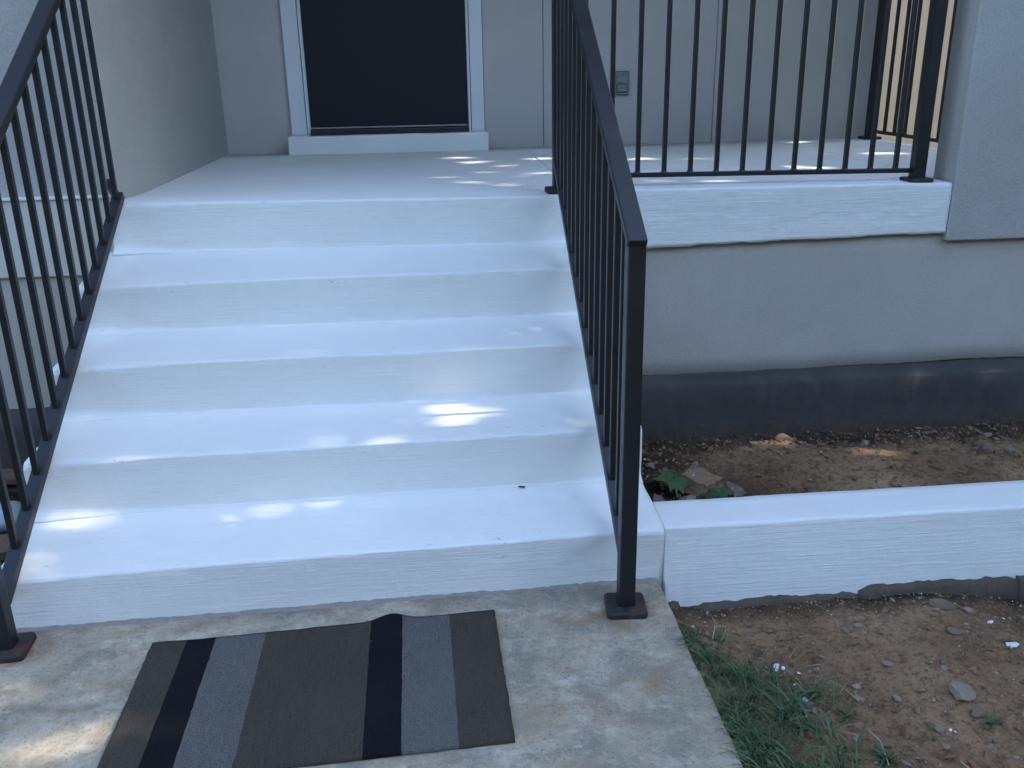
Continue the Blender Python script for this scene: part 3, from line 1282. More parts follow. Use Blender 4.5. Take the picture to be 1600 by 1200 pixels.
# broken tan block
def build_block():
    bm = bmesh.new()
    bm_box(bm, -.062, .055, -.052, .050, 0, .062, .004, 1)
    for ax in range(3):
        for i in range(1, 7):
            co = [0, 0, 0]
            lo, hi = ((-.062, .055), (-.052, .05), (0, .062))[ax]
            co[ax] = lerp(lo, hi, i / 7)
            no = [0, 0, 0]
            no[ax] = 1
            bmesh.ops.bisect_plane(bm, geom=bm.verts[:] + bm.edges[:] + bm.faces[:], plane_co=co, plane_no=no)
    for v in bm.verts:
        c = v.co
        k = .006 * noise.noise(c * 30) + .003 * noise.noise(c * 90)
        v.co = c + Vector((k, .006 * noise.noise(c * 28 + Vector((4, 4, 4))), k * .7))
        if c.x > .02:
            v.co.x -= .12 * (c.z - .0) * .4
    me = bpy.data.meshes.new("broken_block")
    bm.to_mesh(me)
    bm.free()
    me.materials.append(M_brick)
    o = bpy.data.objects.new("broken_block", me)
    COL.objects.link(o)
    x, y = .303, .703
    o.location = (x, y, ground_h(x, y) + .004)
    o.rotation_euler = (R(10), R(7), R(48))
    o.scale = (1.05, 1.05, 1.05)
    setp(o, "broken tan brick block lying in the soil beside the green leaf", "brick")


build_block()
stone("stone_chip", 0.321, 0.830, .030, "pale rounded finger shaped stone propped behind the tan block", "stone chip", pale=True, k=2, sc=(.5, .5, 1.35), rot=(.25, .45, 0), sink=-.6)

# front soil: notable stones first
stone("rock", .590, -.478, .034, "largest grey stone on the bare soil in front of the low wall", "rock", pale=True, k=4, sc=(1.2, 1.0, .6), rot=(.25, -.15, .9), sink=.2)
stone("rock", .476, -.345, .014, "pale grey wedge stone in the middle of the front soil", "rock", pale=True, k=1, sc=(1.3, .9, .6), sink=.1)
stone("rock", .716, -.232, .019, "square tan stone near the low wall's foot on the front soil", "rock", k=3, sc=(1.2, 1, .6), sink=.3)
stone("rock", .585, -.545, .017, "small brown stone just below the largest grey stone", "rock", k=6, sink=.2)
stone("stone_chip", .745, -.112, .026, "tan slate chip leaning against the footing of the low wall", "stone chip", k=2, sc=(1.5, .35, .7), rot=(-.6, 0, -.5), sink=-.1)
stone("stone_chip", .815, -.125, .016, "grey angular chip right of the tan slate chip", "stone chip", pale=True, k=5, sc=(1.2, .8, .7), sink=.1)
stone("rock", .355, -.452, .011, "small tan pebble left of the front soil's centre", "rock", pale=True, k=0, sc=(1.4, 1, .6), sink=.1)
for i in range(110):
    while True:
        x = random.uniform(.04, 1.05)
        y = random.uniform(-.95, -.07)
        if x - .02 > .12 - .42 * (y + .15) * .6 or y > -.2:
            break
    s = random.choice((.0035, .0035, .0045, .0045, .006, .006, .008, .010, .012))
    stone("pebble", x, y, s, "small tan pebble scattered on the bare front soil", "pebble", "pebbles on the front soil",
          random.random() < .3, i, (random.uniform(.9, 1.5), 1, random.uniform(.5, .8)), None, .2)


def build_gravel(name, n, region, smin, smax, seed, mats=(0, 1)):
    """grit too small to pick apart: one mesh"""
    rnd = random.Random(seed)
    verts, faces, mi = [], [], []
    tet = [(0, 0, .8), (1, 0, 0), (-.3, .9, 0), (-.8, -.2, .1), (.2, -.9, 0), (0, 0, -.6)]
    fs = [(0, 1, 2), (0, 2, 3), (0, 3, 4), (0, 4, 1), (5, 2, 1), (5, 3, 2), (5, 4, 3), (5, 1, 4)]
    k = 0
    while k < n:
        x, y = region(rnd)
        s = smin * (smax / smin) ** (rnd.random() ** 2.2)
        rot = Matrix.Rotation(rnd.uniform(0, 6.28), 3, 'Z') @ Matrix.Rotation(rnd.uniform(-.8, .8), 3, 'X')
        z = ground_h(x, y) + s * .15
        b = len(verts)
        sx, sy, sz = rnd.uniform(.6, 1.4), rnd.uniform(.6, 1.2), rnd.uniform(.5, 1)
        for v in tet:
            q = rot @ Vector((v[0] * sx * s * rnd.uniform(.8, 1.2), v[1] * sy * s, v[2] * sz * s))
            verts.append((x + q.x, y + q.y, z + q.z))
        faces += [tuple(b + i for i in f) for f in fs]
        m = rnd.choice(mats)
        mi += [m] * 8
        k += 1
    me = bpy.data.meshes.new(name)
    me.from_pydata(verts, [], faces)
    for m in (M_soil, M_stone, M_stone_pale, M_chip):
        me.materials.append(m)
    me.polygons.foreach_set("material_index", mi)
    o = link(name, me)
    o["kind"] = "stuff"
    setp(o, None, None)
    return o


g1 = build_gravel("gravel", 7500, lambda r: (r.uniform(-.0, 1.2), r.uniform(-1.05, -.03)), .0011, .0065, 5, (0, 0, 0, 0, 0, 1, 1, 1, 2, 2))
setp(g1, "fine grit and crumbs of earth strewn over the front soil", "gravel")
g2 = build_gravel("gravel", 4200, lambda r: (r.uniform(.05, 2.05), r.uniform(.88, 1.155) if r.random() < .75 else r.uniform(.53, .9)), .0016, .011, 9, (0, 0, 0, 0, 0, 1, 1, 2))
setp(g2, "loose rubble crumbs along the dark foundation in the bed", "gravel")
g3 = build_gravel("gravel", 500, lambda r: (r.uniform(.0, 1.1), -.075 + r.gauss(0, .03)), .001, .007, 21, (0, 0, 0, 0, 1, 1, 1, 2, 2, 3))
setp(g3, "dark crumbs and white paint crumbs along the low wall's foot", "gravel")


g4 = build_gravel("clods", 420, lambda r: (r.uniform(.02, 1.15), r.uniform(-1.0, -.07)), .005, .016, 33, (0,))
setp(g4, "small crumbly earth clods on the bare front soil", "clods")
g5 = build_gravel("clods", 520, lambda r: (r.uniform(.1, 2.0), r.uniform(.60, 1.14)), .005, .018, 35, (0,))
setp(g5, "small earth clods in the soil bed behind the white wall", "clods")


# white paint flakes dropped on the soil
def chip_mesh(seed):
    rnd = random.Random(seed)
    bm = bmesh.new()
    n = 9
    top, bot = [], []
    for i in range(n):
        a = i / n * 6.283
        r = rnd.uniform(.55, 1.1)
        z = rnd.uniform(-.12, .22)
        top.append(bm.verts.new((r * math.cos(a), r * .75 * math.sin(a), z + .10)))
        bot.append(bm.verts.new((r * math.cos(a), r * .75 * math.sin(a), z - .05)))
    c = bm.verts.new((0, 0, .3))
    for i in range(n):
        bm.faces.new((top[i], top[(i + 1) % n], c))
        bm.faces.new((bot[i], bot[(i + 1) % n], top[(i + 1) % n], top[i]))
    bm.faces.new(bot[::-1])
    me = bpy.data.meshes.new("paint_flake")
    bm.to_mesh(me)
    bm.free()
    me.materials.append(M_chip)
    return me


CM = [chip_mesh(i) for i in range(5)]
FL = "flakes of dried white paint on the soil"
for i, (x, y, s, lab) in enumerate([
        (.213, -.300, .011, "white paint flake at the top of the grass clump"),
        (.226, -.312, .007, None), (.205, -.316, .006, None),
        (.830, -.296, .018, "large smeared white paint flake at the right edge of the front soil"),
        (.853, -.330, .012, "white paint flake just below the large smeared flake"),
        (.842, -.185, .009, "white paint flake on the dark soil by the low wall"),
        (.232, -.372, .006, None), (.235, -.43, .009, None), (.905, -.15, .006, None), (.255, -.34, .006, None),
        (.50, -.585, .005, None), (.508, -.592, .004, None), (.052, -.118, .006, None), (.09, -.10, .004, None), (.60, -.10, .005, None),
        (0.287, 0.744, .008, "white paint flake lying on the tan block"), (0.401, 0.749, .010, "long white paint flake right of the tan block"),
        (0.185, 0.835, .007, None), (0.194, 0.826, .005, None), (0.160, 0.853, .006, None), (0.174, 0.962, .005, None), (0.428, 0.717, .005, None), (0.737, 0.571, .006, None)]):
    o = bpy.data.objects.new("paint_flake", CM[i % 5])
    COL.objects.link(o)
    zz = ground_h(x, y) + .003
    if i == 15:
        x, y, zz = .279, .686, ground_h(.303, .703) + .073
    o.location = (x, y, zz)
    o.scale = (s, s, s)
    o.rotation_euler = (random.uniform(-.4, .4), random.uniform(-.4, .4), random.uniform(0, 6))
    setp(o, lab or "tiny white paint flake on the brown soil", "paint flake", FL)


# ------------------------------------------------------------------ grass and weeds
def blade(verts, faces, tones, root, direc, length, width, bend, tone, segs=4):
    d = Vector((direc[0], direc[1], 0))
    side = Vector((-d.y, d.x, 0)).normalized() * width
    b = len(verts)
    p = Vector(root)
    ang = direc[2]
    st = length / segs
    dn = d.normalized() if d.length > 0 else Vector((1, 0, 0))
    for k in range(segs + 1):
        t = k / segs
        w = (1 - t ** 1.6) * (0.55 + .45 * min(1, t * 3 + .3))
        verts.append(tuple(p + side * w))
        verts.append(tuple(p - side * w + Vector((0, 0, width * .5 * w))))
        tones += [tone, tone]
        p = p + dn * (math.cos(ang) * st) + Vector((0, 0, math.sin(ang) * st))
        ang -= bend / segs
    for k in range(segs):
        i = b + 2 * k
        faces.append((i, i + 1, i + 3, i + 2))


def finish_blades(name, verts, faces, tones, mat, parent=None):
    if parent:
        bb = base_of(parent)
        verts = [(v[0] - bb.x, v[1] - bb.y, v[2] - bb.z) for v in verts]
    me = bpy.data.meshes.new(name)
    me.from_pydata(verts, [], faces)
    at = me.attributes.new("tone", 'FLOAT', 'POINT')
    at.data.foreach_set("value", tones)
    return link(name, me, mat, parent)


def edge_right(y):
    """right limit of the grass strip along the walkway"""
    return .085 + .20 * sm(-.16, -.36, y) + .03 * wob(0, y, 0, 9) + .04 * sm(-.5, -.7, y)


gv, gf, gt = [], [], []
rnd = random.Random(12)
tufts = 0
while tufts < 420:
    y = rnd.uniform(-1.1, -.125)
    er = edge_right(y)
    x = -.004 + (er + .004) * rnd.random() ** 1.15
    dens = sm(.0, .35, (er - x) / max(er, .01)) * (.35 + .65 * sm(-.15, -.30, y))
    hole = sm(-.15, .35, wob(x, y, 4, 11))
    if rnd.random() > dens * (.25 + .75 * hole):
        continue
    tufts += 1
    z = ground_h(x, y)
    for _ in range(rnd.randint(5, 9)):
        a = rnd.uniform(0, 6.283)
        if rnd.random() < .4:
            a = rnd.gauss(math.pi * 1.05, .9)
        L = rnd.uniform(.03, .085) * (.7 + .5 * sm(-.15, -.4, y))
        wd = rnd.choice((.0010, .0013, .0016, .0022))
        blade(gv, gf, gt, (x + rnd.gauss(0, .006), y + rnd.gauss(0, .006), z - .004), (math.cos(a), math.sin(a), rnd.uniform(.5, 1.35)),
              L, wd, rnd.uniform(.6, 2.0), rnd.random() ** 1.3, 4)
# broad-bladed crab grass toward the viewer
for _ in range(330):
    y = rnd.uniform(-1.05, -.40)
    x = rnd.uniform(-.005, edge_right(y) * .95)
    if wob(x, y, 9, 9) < -.1:
        continue
    z = ground_h(x, y)
    a = rnd.uniform(0, 6.283)
    blade(gv, gf, gt, (x, y, z), (math.cos(a), math.sin(a), rnd.uniform(.3, 1.1)), rnd.uniform(.05, .11), rnd.uniform(.0025, .0048), rnd.uniform(.5, 1.6), .35 + .6 * rnd.random(), 5)
for _ in range(70):
    y = rnd.uniform(-.85, -.26)
    x = rnd.uniform(-.012, .02)
    a = math.pi + rnd.gauss(0, .7)
    blade(gv, gf, gt, (x, y, .001), (math.cos(a), math.sin(a), rnd.uniform(.25, .8)), rnd.uniform(.03, .075), rnd.uniform(.0009, .0018), rnd.uniform(.5, 1.0), rnd.random(), 4)
go = finish_blades("grass", gv, gf, gt, M_grass)
setp(go, "straggly green grass growing along the walkway's right edge", "grass", None, "stuff")

sv, sf, stn = [], [], []
for _ in range(120):
    y = rnd.uniform(-.9, -.12)
    x = rnd.uniform(.0, edge_right(y) + .06)
    a = rnd.uniform(0, 6.283)
    blade(sv, sf, stn, (x, y, ground_h(x, y) + .008), (math.cos(a), math.sin(a), rnd.uniform(.0, .5)), rnd.uniform(.03, .09), .0008, rnd.uniform(.2, .9), rnd.random(), 4)
so = finish_blades("dry_grass", sv, sf, stn, M_straw)
setp(so, "pale dry straws lying among the green grass", "dry grass", None, "stuff")


def weed(x, y, n, L, w, lab, group=None, pale=False, up=(.4, 1.2), z=None):
    t = thing("weed", lab, "weed", (x, y, ground_h(x, y) if z is None else z), group)
    v, f, tn = [], [], []
    for _ in range(n):
        a = rnd.uniform(0, 6.283)
        blade(v, f, tn, (x + rnd.gauss(0, .003), y + rnd.gauss(0, .003), t.location.z - .002), (math.cos(a), math.sin(a), rnd.uniform(*up)),
              L * rnd.uniform(.6, 1.15), w, rnd.uniform(.4, 1.6), rnd.random() * (1 if pale else .7), 4)
    finish_blades("blades", v, f, tn, M_grass, t)
    return t


weed(.300, -.505, 16, .055, .0030, "dark green grass tuft right of the main grass clump")
weed(.455, -.600, 12, .030, .0011, "thin yellow green seedling tuft at the photo's bottom centre of the soil", pale=True, up=(.8, 1.4))
weed(.600, -.575, 9, .045, .0040, "small blue green weed at the lower right of the soil")
weed(.330, -.640, 14, .060, .0045, "broad leaved grass tuft at the bottom edge right of the clump")
weed(.105, -.180, 12, .050, .0028, "bright green tuft at the top of the grass by the low wall")
weed(1.510, 0.735, 14, .075, .0009, "fine pale grass wisps at the right end of the soil bed", pale=True, up=(.3, 1.2))
weed(1.583, 0.789, 16, .07, .0010, "second fine grass tuft behind the wisps at the bed's far right", pale=True, up=(.3, 1.2))


def lobed_leaf(bm, c, size, yawv, tilt, roll, curl=.25):
    """maple-like leaf, five pointed lobes"""
    out = []
    prof = [(0, .10), (18, .55), (40, .98), (58, .62), (80, .66), (100, 1.05), (118, .60), (138, .58), (160, .92), (172, .55)]
    full = [(a, r) for a, r in prof] + [(180, 1.18)] + [(360 - a, r) for a, r in prof[:0:-1]]
    Rm = Matrix.Rotation(yawv, 3, 'Z') @ Matrix.Rotation(tilt, 3, 'Y') @ Matrix.Rotation(roll, 3, 'X')
    def P(r, a, s=1.0):
        x, y = -r * math.cos(R(a)), r * math.sin(R(a))
        z = -curl * (x * x + y * y) * .6 + .10 * abs(y)
        return Vector(c) + Rm @ (Vector((x, y, z)) * size)
    ctr = bm.verts.new(P(0, 0))
    ring1 = [bm.verts.new(P(r * .5, a)) for a, r in full]
    ring2 = [bm.verts.new(P(r, a)) for a, r in full]
    n = len(full)
    for i in range(n):
        j = (i + 1) % n
        if i == n - 1:
            continue
        bm.faces.new((ctr, ring1[i], ring1[j]))
        bm.faces.new((ring1[i], ring2[i], ring2[j], ring1[j]))


def seedling(x, y, lab, leaves, stems=True):
    z = ground_h(x, y)
    t = thing("seedling", lab, "seedling", (x, y, z))
    for dx, dy, dz, s, yw, ti, ro in leaves:
        bm = bmesh.new()
        lobed_leaf(bm, (x + dx, y + dy, z + dz), s * 1.25, yw, ti, ro)
        lf = from_bm("leaf", bm, M_leaf, t, True)
        at = lf.data.attributes.new("tone", 'FLOAT', 'POINT')
        at.data.foreach_set("value", [rnd.random() * .25 + (.65 if s > .04 else .3)] * len(lf.data.vertices))
        bm = bmesh.new()
        bm_bar(bm, (x, y, z - .005), (x + dx * .9, y + dy * .9, z + dz - .002), .0022, .0022, 0)
        from_bm("stem", bm, M_leaf, t)
    return t


seedling(0.206, 0.721, "green lobed leaf seedling left of the tan block against the steps", [
    (.006, -.045, .070, .062, R(-95), R(12), R(-15)), (-.035, .0, .060, .040, R(175), R(10), R(10)), (.035, .03, .060, .034, R(20), R(10), 0), (-.03, .04, .05, .030, R(120), R(5), R(12))])
seedling(0.351, 0.612, "second smaller lobed leaf seedling in front of the tan block by the wall", [
    (.0, -.012, .048, .040, R(-90), R(15), R(10)), (.03, .012, .045, .030, R(10), R(8), 0), (-.045, .0, .040, .028, R(185), R(8), R(10)), (-.02, -.02, .05, .026, R(230), R(8), R(10))])


def dry_leaf(x, y, size, yw, lab):
    bm = bmesh.new()
    rows = []
    for i in range(7):
        t = i / 6
        w = math.sin(math.pi * (t * .9 + .07)) * .5
        rows.append([bm.verts.new((t - .5, w * s, .55 * abs(s) ** 1.5 * w + .25 * (t - .5) ** 2 + .06 * math.sin(i * 2 + s * 3))) for s in (-1, -.5, 0, .5, 1)])
    for a, b in zip(rows, rows[1:]):
        for k in range(4):
            bm.faces.new((a[k], a[k + 1], b[k + 1], b[k]))
    bmesh.ops.rotate(bm, verts=bm.verts, cent=(0, 0, 0), matrix=Matrix.Rotation(yw, 3, 'Z') @ Matrix.Rotation(R(25), 3, 'X'))
    bmesh.ops.scale(bm, verts=bm.verts, vec=(size, size, size))
    bmesh.ops.translate(bm, verts=bm.verts, vec=(x, y, ground_h(x, y) + size * .12))
    o = from_bm("dry_leaf", bm, M_dryleaf, None, True)
    at = o.data.attributes.new("tone", 'FLOAT', 'POINT')
    at.data.foreach_set("value", [rnd.random()] * len(o.data.vertices))
    o.data.transform(Matrix.Identity(4))
    setp(o, lab, "dry leaf")


dry_leaf(0.433, 0.694, .085, R(70), "curled grey brown dry leaf right of the tan block")
dry_leaf(0.378, 0.676, .060, R(-20), "small dry leaf tucked against the tan block's right side")
dry_leaf(0.219, 0.799, .075, R(-35), "dark rolled dry leaf behind the green seedling")
dry_leaf(0.151, 0.644, .055, R(40), "brown dry leaf at the foot of the steps in the bed corner")
dry_leaf(0.178, 0.594, .050, R(100), "dead leaf by the low wall's inner corner")
dry_leaf(0.874, 0.589, .030, R(10), "small pale dead leaf lying just behind the low wall")
dry_leaf(.235, -.46, .03, R(30), "small dead leaf at the right of the grass clump")


def twig(pts, r, lab, mat):
    bm = bmesh.new()
    for a, b in zip(pts, pts[1:]):
        bm_bar(bm, a, b, r, r, 0)
    o = from_bm("twig", bm, mat)
    at = o.data.attributes.new("tone", 'FLOAT', 'POINT')
    at.data.foreach_set("value", [.5] * len(o.data.vertices))
    setp(o, lab, "twig")


def gp(x, y, dz=.006):
    return (x, y, ground_h(x, y) + dz)


twig([gp(0.219, 0.808, .03), gp(0.260, 0.785, .028), gp(0.306, 0.773, .03)], .0045, "pale twig running to the back of the tan block", M_straw)
twig([gp(0.406, 0.653, .01), gp(0.428, 0.689, .03)], .003, "thin straw leaning on the dry curled leaf", M_straw)
twig([gp(1.492, 0.771, .04), gp(1.524, 0.717, .012), gp(1.535, 0.689, .006)], .0025, "bent yellow straw at the right end of the soil bed", M_straw)
twig([gp(.085, -.185, .01), gp(.100, -.155, .03), gp(.135, -.142, .022)], .0025, "bent pale straw at the top of the grass", M_straw)
twig([gp(.325, -.56, .01), gp(.333, -.60, .018), gp(.322, -.66, .012)], .0022, "curved pale straw among the grass at the bottom", M_straw)
twig([gp(.475, -.67, .006), gp(.492, -.705, .005)], .003, "short white twig at the bottom edge of the soil", M_straw)

# ------------------------------------------------------------------ odds and ends left of the steps
def obox(name, c, dims, rot, mat, lab, cat, bev=.003):
    bm = bmesh.new()
    bm_box(bm, -dims[0] / 2, dims[0] / 2, -dims[1] / 2, dims[1] / 2, -dims[2] / 2, dims[2] / 2, bev, 2)
    for v in bm.verts:
        v.co += .003 * Vector((noise.noise(v.co * 40), noise.noise(v.co * 41 + Vector((3, 0, 0))), 0))
    me = bpy.data.meshes.new(name)
    bm.to_mesh(me)
    bm.free()
    me.materials.append(mat)
    o = bpy.data.objects.new(name, me)
    COL.objects.link(o)
    o.location = c
    o.rotation_euler = rot
    setp(o, lab, cat)


obox("timber_offcut", (-2.144, 1.044, -0.050), (.34, .09, .025), (0, R(4), R(4)), M_wood, "brown timber offcut by the foundation left of the steps", "timber")
obox("metal_bar", (-2.090, 0.917, -0.055), (.26, .022, .022), (0, R(-3), R(-8)), M_black, "dark metal bar lying in the dirt left of the steps", "metal bar")
obox("board", (-1.981, 0.462, -0.032), (.16, .10, .03), (R(8), 0, R(20)), M_wood, "short brown board end beside the left railing's foot", "board")
stone("rock", -2.117, 0.953, .035, "pale blue grey stone left of the steps behind the railing", "rock", pale=True, k=3, sink=.1)
stone("rock", -1.999, 0.699, .045, "dark clod between the railing bars left of the steps", "rock", k=1, sink=.1)


def build_bag():
    bm = bmesh.new()
    bmesh.ops.create_icosphere(bm, subdivisions=3, radius=1)
    for v in bm.verts:
        c = v.co.copy()
        k = 1 + .35 * noise.noise(c * 2.5) + .15 * noise.noise(c * 6)
        v.co = Vector((c.x * .085 * k, c.y * .11 * k, max(-.02, c.z * .05 * k)))
    bmesh.ops.translate(bm, verts=bm.verts, vec=(-2.07, .653, -.032))
    o = from_bm("plastic_bag", bm, M_bag, None, True)
    setp(o, "crumpled pale blue plastic bag left of the steps behind the bars", "plastic bag")


build_bag()
twig([(-2.026, 0.735, -0.032), (-1.971, 0.808, 0.013)], .008, "pale stick leaning in the dirt left of the steps", M_straw)

# small dark bug on the first tread and dead insect-sized litter
obox("dead_leaf_crumb", (-.362, .268, .1735), (.016, .006, .004), (0, 0, R(-25)), M_dark, "dark crumb lying at the back of the lowest tread", "leaf crumb", .001)

# ------------------------------------------------------------------ unseen shade tree right of the steps, crown gaps shaped to place sun flecks
tree = thing("shade_tree", "broad leafy tree right of the steps whose crown shades them and lets sun flecks through", "tree", (8.2, -.6, 0))
V0 = Vector((.45, .9, .35))
DIST = 7.6
W = SUN
U = Vector((0, 0, 1)).cross(W).normalized()
Vv = W.cross(U).normalized()
GAPS = [(-0.44, 2.61, 0.9, 0.084), (-0.36, 2.39, 0.9, 0.08), (-0.55, 1.8, 0.9, 0.035), (-0.41, 1.61, 0.9, 0.067), (-0.31, 1.91, 0.9, 0.086), (-0.27, 1.51, 0.9, 0.065), (-0.02, 2.46, 0.9, 0.082), (-0.12, 1.85, 0.9, 0.057), (-0.23, 2.18, 0.9, 0.062), (0.44, 2.33, 0.9, 0.081), (0.7, 2.25, 0.9, 0.065), (0.33, 1.42, 0.9, 0.078), (0.47, 1.35, 0.9, 0.078), (0.55, 1.37, 0.9, 0.066), (0.33, 1.74, 0.9, 0.057), (1.51, 3.0, 0.9, 0.079), (1.38, 2.33, 0.9, 0.069), (1.02, 1.82, 0.9, 0.076), (1.12, 1.74, 0.9, 0.06), (1.62, 2.26, 0.9, 0.087), (1.72, 2.23, 0.9, 0.053), (1.77, 2.02, 0.9, 0.034), (1.88, 2.25, 0.9, 0.036), (-1.34, 0.29, 0.34, 0.077), (-1.3, 0.33, 0.34, 0.049), (-1.63, 0.22, 0.17, 0.06), (-1.54, 0.22, 0.17, 0.059), (-1.64, 0.05, 0.17, 0.038), (-1.6, -0.02, 0.17, 0.037), (-1.62, -0.03, 0.17, 0.028), (-1.11, 0.21, 0.17, 0.047), (-1.09, 0.22, 0.17, 0.038), (-1.21, 0.2, 0.17, 0.038), (-1.16, 0.13, 0.17, 0.028), (-0.76, 0.77, 0.52, 0.032), (-1.0, 0.6, 0.52, 0.02), (-0.49, 0.56, 0.52, 0.03), (-0.53, 0.46, 0.34, 0.059), (-0.48, 0.47, 0.34, 0.03), (-0.56, 0.37, 0.34, 0.048), (-0.52, 0.38, 0.34, 0.038), (-0.69, 0.43, 0.34, 0.039), (-0.75, 0.28, 0.34, 0.037), (-0.27, 0.82, 0.52, 0.043), (-0.3, 0.73, 0.52, 0.032), (-0.28, 0.56, 0.34, 0.041), (-0.2, 0.34, 0.34, 0.038), (-0.57, 0.53, 0.34, 0.04), (-1.58, -0.3, 0.0, 0.052), (-1.61, -0.31, -0.0, 0.053), (-1.42, -0.49, 0.0, 0.064), (-1.37, -0.45, 0.0, 0.057), (-1.46, -0.51, 0.0, 0.056), (-1.26, -0.46, 0.0, 0.04), (-1.29, -0.47, 0.0, 0.04), (-1.51, -0.51, 0.0, 0.049), (1.12, 0.73, -0.05, 0.064), (1.22, 0.62, -0.05, 0.076), (1.26, 0.6, -0.05, 0.063), (1.15, 0.65, -0.05, 0.063), (0.91, 0.79, -0.05, 0.05), (0.83, 0.79, -0.05, 0.05), (0.73, 0.99, -0.05, 0.052), (0.62, 0.94, -0.05, 0.051), (1.33, 0.64, -0.05, 0.078), (1.39, 0.63, -0.05, 0.078), (0.98, 0.84, -0.05, 0.039), (1.08, 0.79, -0.05, 0.052), (1.16, 0.76, -0.05, 0.052), (0.77, 1.01, -0.05, 0.039), (1.34, 1.2, 0.14, 0.071), (1.59, 1.2, 0.15, 0.074), (1.72, 1.2, 0.16, 0.09), (1.5, 1.2, 0.14, 0.058)]
gaps2 = []  # leaves are left out toward these spots so sun flecks land there
for x, y, z, r in GAPS:
    d = Vector((x, y, z)) - V0
    k = .48 if z > .8 else (.17 if z > .165 else (.30 if y < 0 else (.34 if z > .1 else 1.0)))
    # U runs roughly front to back, Vv along the steps
    gaps2.append((d.dot(U), d.dot(Vv), max(.010, r * k), max(.014, r * (.30 if .165 < z < .8 else .45))))


def build_crown():
    rnd = random.Random(3)
    verts, faces, tones = [], [], []
    n = 0
    cell = {}
    for gq in gaps2:
        for i in range(-2, 3):
            for j in range(-2, 3):
                cell.setdefault((int(math.floor(gq[0] / .15)) + i, int(math.floor(gq[1] / .15)) + j), []).append(gq)
    while n < 76000:
        a = rnd.uniform(0, 6.283)
        q = math.sqrt(rnd.random())
        u = 3.7 * q * math.cos(a)
        v = 3.3 * q * math.sin(a)
        th = .95 * math.sqrt(max(.05, 1 - q * q))
        w = DIST + rnd.uniform(-th, th)
        s = rnd.uniform(.055, .085)
        skip = False
        for gu, gv_, ru, rv in cell.get((int(math.floor(u / .15)), int(math.floor(v / .15))), ()):
            if ((u - gu) / (ru + s * .46)) ** 2 + ((v - gv_) / (rv + s * .46)) ** 2 < 1:
                skip = True
                break
        if skip and rnd.random() > .03:
            continue
        n += 1
        p = V0 + U * u + Vv * v + W * w
        nrm = (W + .7 * Vector((rnd.gauss(0, 1), rnd.gauss(0, 1), rnd.gauss(0, 1)))).normalized()
        t1 = nrm.cross(Vector((rnd.gauss(0, 1), rnd.gauss(0, 1), rnd.gauss(0, 1)))).normalized()
        t2 = nrm.cross(t1)
        b = len(verts)
        for c in (t1 * s, t2 * s * .62, -t1 * s, -t2 * s * .62):
            verts.append(tuple(p + c))
        faces.append((b, b + 1, b + 2))
        faces.append((b, b + 2, b + 3))
        tones += [rnd.random()] * 4
    return finish_blades("crown", verts, faces, tones, M_canopy, tree)


build_crown()


def limb(bm, pts, radii, seg=10):
    rings = []
    for p, r in zip(pts, radii):
        rings.append([bm.verts.new(Vector(p) + Vector((r * math.cos(k / seg * 6.283), r * math.sin(k / seg * 6.283), 0))) for k in range(seg)])
    for a, b in zip(rings, rings[1:]):
        for k in range(seg):
            bm.faces.new((a[k], a[(k + 1) % seg], b[(k + 1) % seg], b[k]))
    bm.faces.new(rings[-1])


bm = bmesh.new()
cc = V0 + W * DIST
limb(bm, [(8.2, -.6, -.3), (8.18, -.55, .8), (8.05, -.35, 2.4), (7.8, -.05, 4.2), (cc.x + .5, cc.y - .2, cc.z - .6), (cc.x + .1, cc.y, cc.z + .4)],
     [.32, .25, .20, .17, .12, .05])
from_bm("trunk", bm, M_bark, tree, True)
for k in range(6):
    bm = bmesh.new()
    a = k / 6 * 6.283
    e = cc + U * (2.2 * math.cos(a)) + Vv * (1.9 * math.sin(a))
    s0 = Vector((7.85, -.1, 3.6 + .12 * k))
    limb(bm, [s0, s0.lerp(e, .5) + Vector((.2, 0, .2)), e], [.09, .06, .02], 8)
    from_bm("limb", bm, M_bark, tree, True)


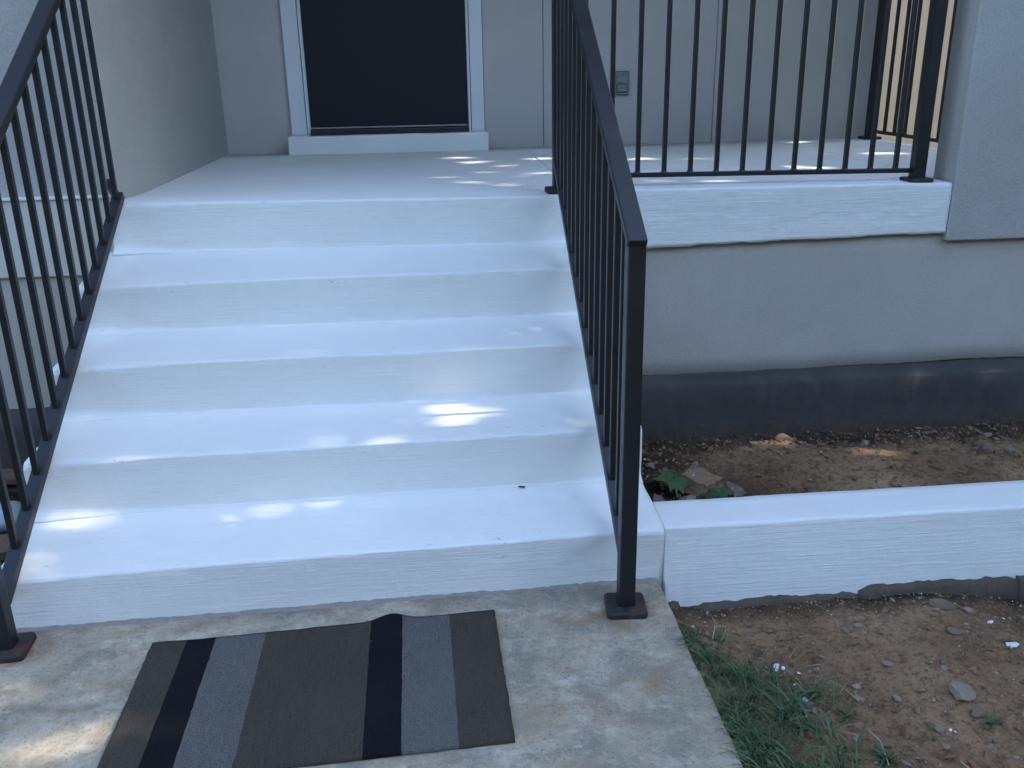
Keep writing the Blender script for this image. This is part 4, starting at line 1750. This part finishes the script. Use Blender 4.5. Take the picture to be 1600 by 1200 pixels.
# ------------------------------------------------------------------ second tree, unseen, added farther right to shade the ground and cut warm bounce
def build_added_tree():
    t = thing("shade_tree", "second leafy tree added out of view farther right to shade the side yard", "tree", (14.5, -2.2, 0))
    rnd = random.Random(77)
    c = Vector((14.5, -1.6, 5.4))
    verts, faces, tones = [], [], []
    for _ in range(15000):
        d = Vector((rnd.gauss(0, 1), rnd.gauss(0, 1), rnd.gauss(0, 1))).normalized()
        r = rnd.random() ** .4 * (1 + .25 * noise.noise(d * 2.3))
        p = c + Vector((d.x * 3.6, d.y * 4.6, d.z * 2.6)) * r
        t1 = Vector((rnd.gauss(0, 1), rnd.gauss(0, 1), rnd.gauss(0, 1))).normalized()
        t2 = t1.cross(Vector((rnd.gauss(0, 1), rnd.gauss(0, 1), rnd.gauss(0, 1)))).normalized()
        b = len(verts)
        q = rnd.uniform(.10, .17)
        for k in (t1 * q, t2 * q * .6, -t1 * q, -t2 * q * .6):
            verts.append(tuple(p + k))
        faces.append((b, b + 1, b + 2, b + 3))
        tones += [rnd.random()] * 4
    finish_blades("crown", verts, faces, tones, M_canopy, t)
    b2 = bmesh.new()
    limb(b2, [(14.5, -2.2, -.3), (14.5, -2.1, 1.5), (14.4, -1.8, 3.5), (14.5, -1.3, 6.5)], [.3, .24, .18, .06])
    from_bm("trunk", b2, M_bark, t, True)


build_added_tree()


# ------------------------------------------------------------------ unseen tree belt added behind the viewer to block low sky light
def build_belt():
    rnd = random.Random(31)
    verts, faces, tones = [], [], []
    nx, nz = 90, 18
    for j in range(nz + 1):
        for i in range(nx + 1):
            x = lerp(-34, 30, i / nx)
            t = j / nz
            h = 9.0 + 1.8 * wob(x, 0, 0, .22) + 1.0 * wob(x, 2, 0, .7)
            bul = 1.6 * math.sin(math.pi * min(1, t * .92 + .08)) + .9 * wob(x, t * 6, 3, .6) + .5 * wob(x, t * 9, 5, 1.6)
            yy = -16.5 + bul
            if x > 12:
                q = (x - 12) / 18 * 2.0
                verts.append((12 + (16.5 - bul) * math.sin(q), -(16.5 - bul) * math.cos(q), -.3 + h * t * (1 - .12 * (x - 12) / 18)))
            else:
                verts.append((x, yy, -.3 + h * t))
            tones.append(rnd.random())
    for j in range(nz):
        for i in range(nx):
            a = j * (nx + 1) + i
            faces.append((a, a + 1, a + nx + 2, a + nx + 1))
    core = len(verts)
    for _ in range(9000):
        k = rnd.randrange(core)
        p = Vector(verts[k]) + Vector((rnd.gauss(0, .4), rnd.uniform(-.1, .5), rnd.gauss(0, .3)))
        t1 = Vector((rnd.gauss(0, 1), rnd.gauss(0, 1), rnd.gauss(0, 1))).normalized()
        t2 = t1.cross(Vector((rnd.gauss(0, 1), rnd.gauss(0, 1), rnd.gauss(0, 1)))).normalized()
        b = len(verts)
        q = rnd.uniform(.12, .25)
        for c in (t1 * q, t2 * q * .6, -t1 * q, -t2 * q * .6):
            verts.append(tuple(p + c))
        faces.append((b, b + 1, b + 2, b + 3))
        tones += [rnd.random()] * 4
    o = finish_blades("added_tree_belt", verts, faces, tones, M_canopy)
    setp(o, "dense green belt of unseen trees added facing the house to block low sky light", "trees", None, "stuff")


build_belt()
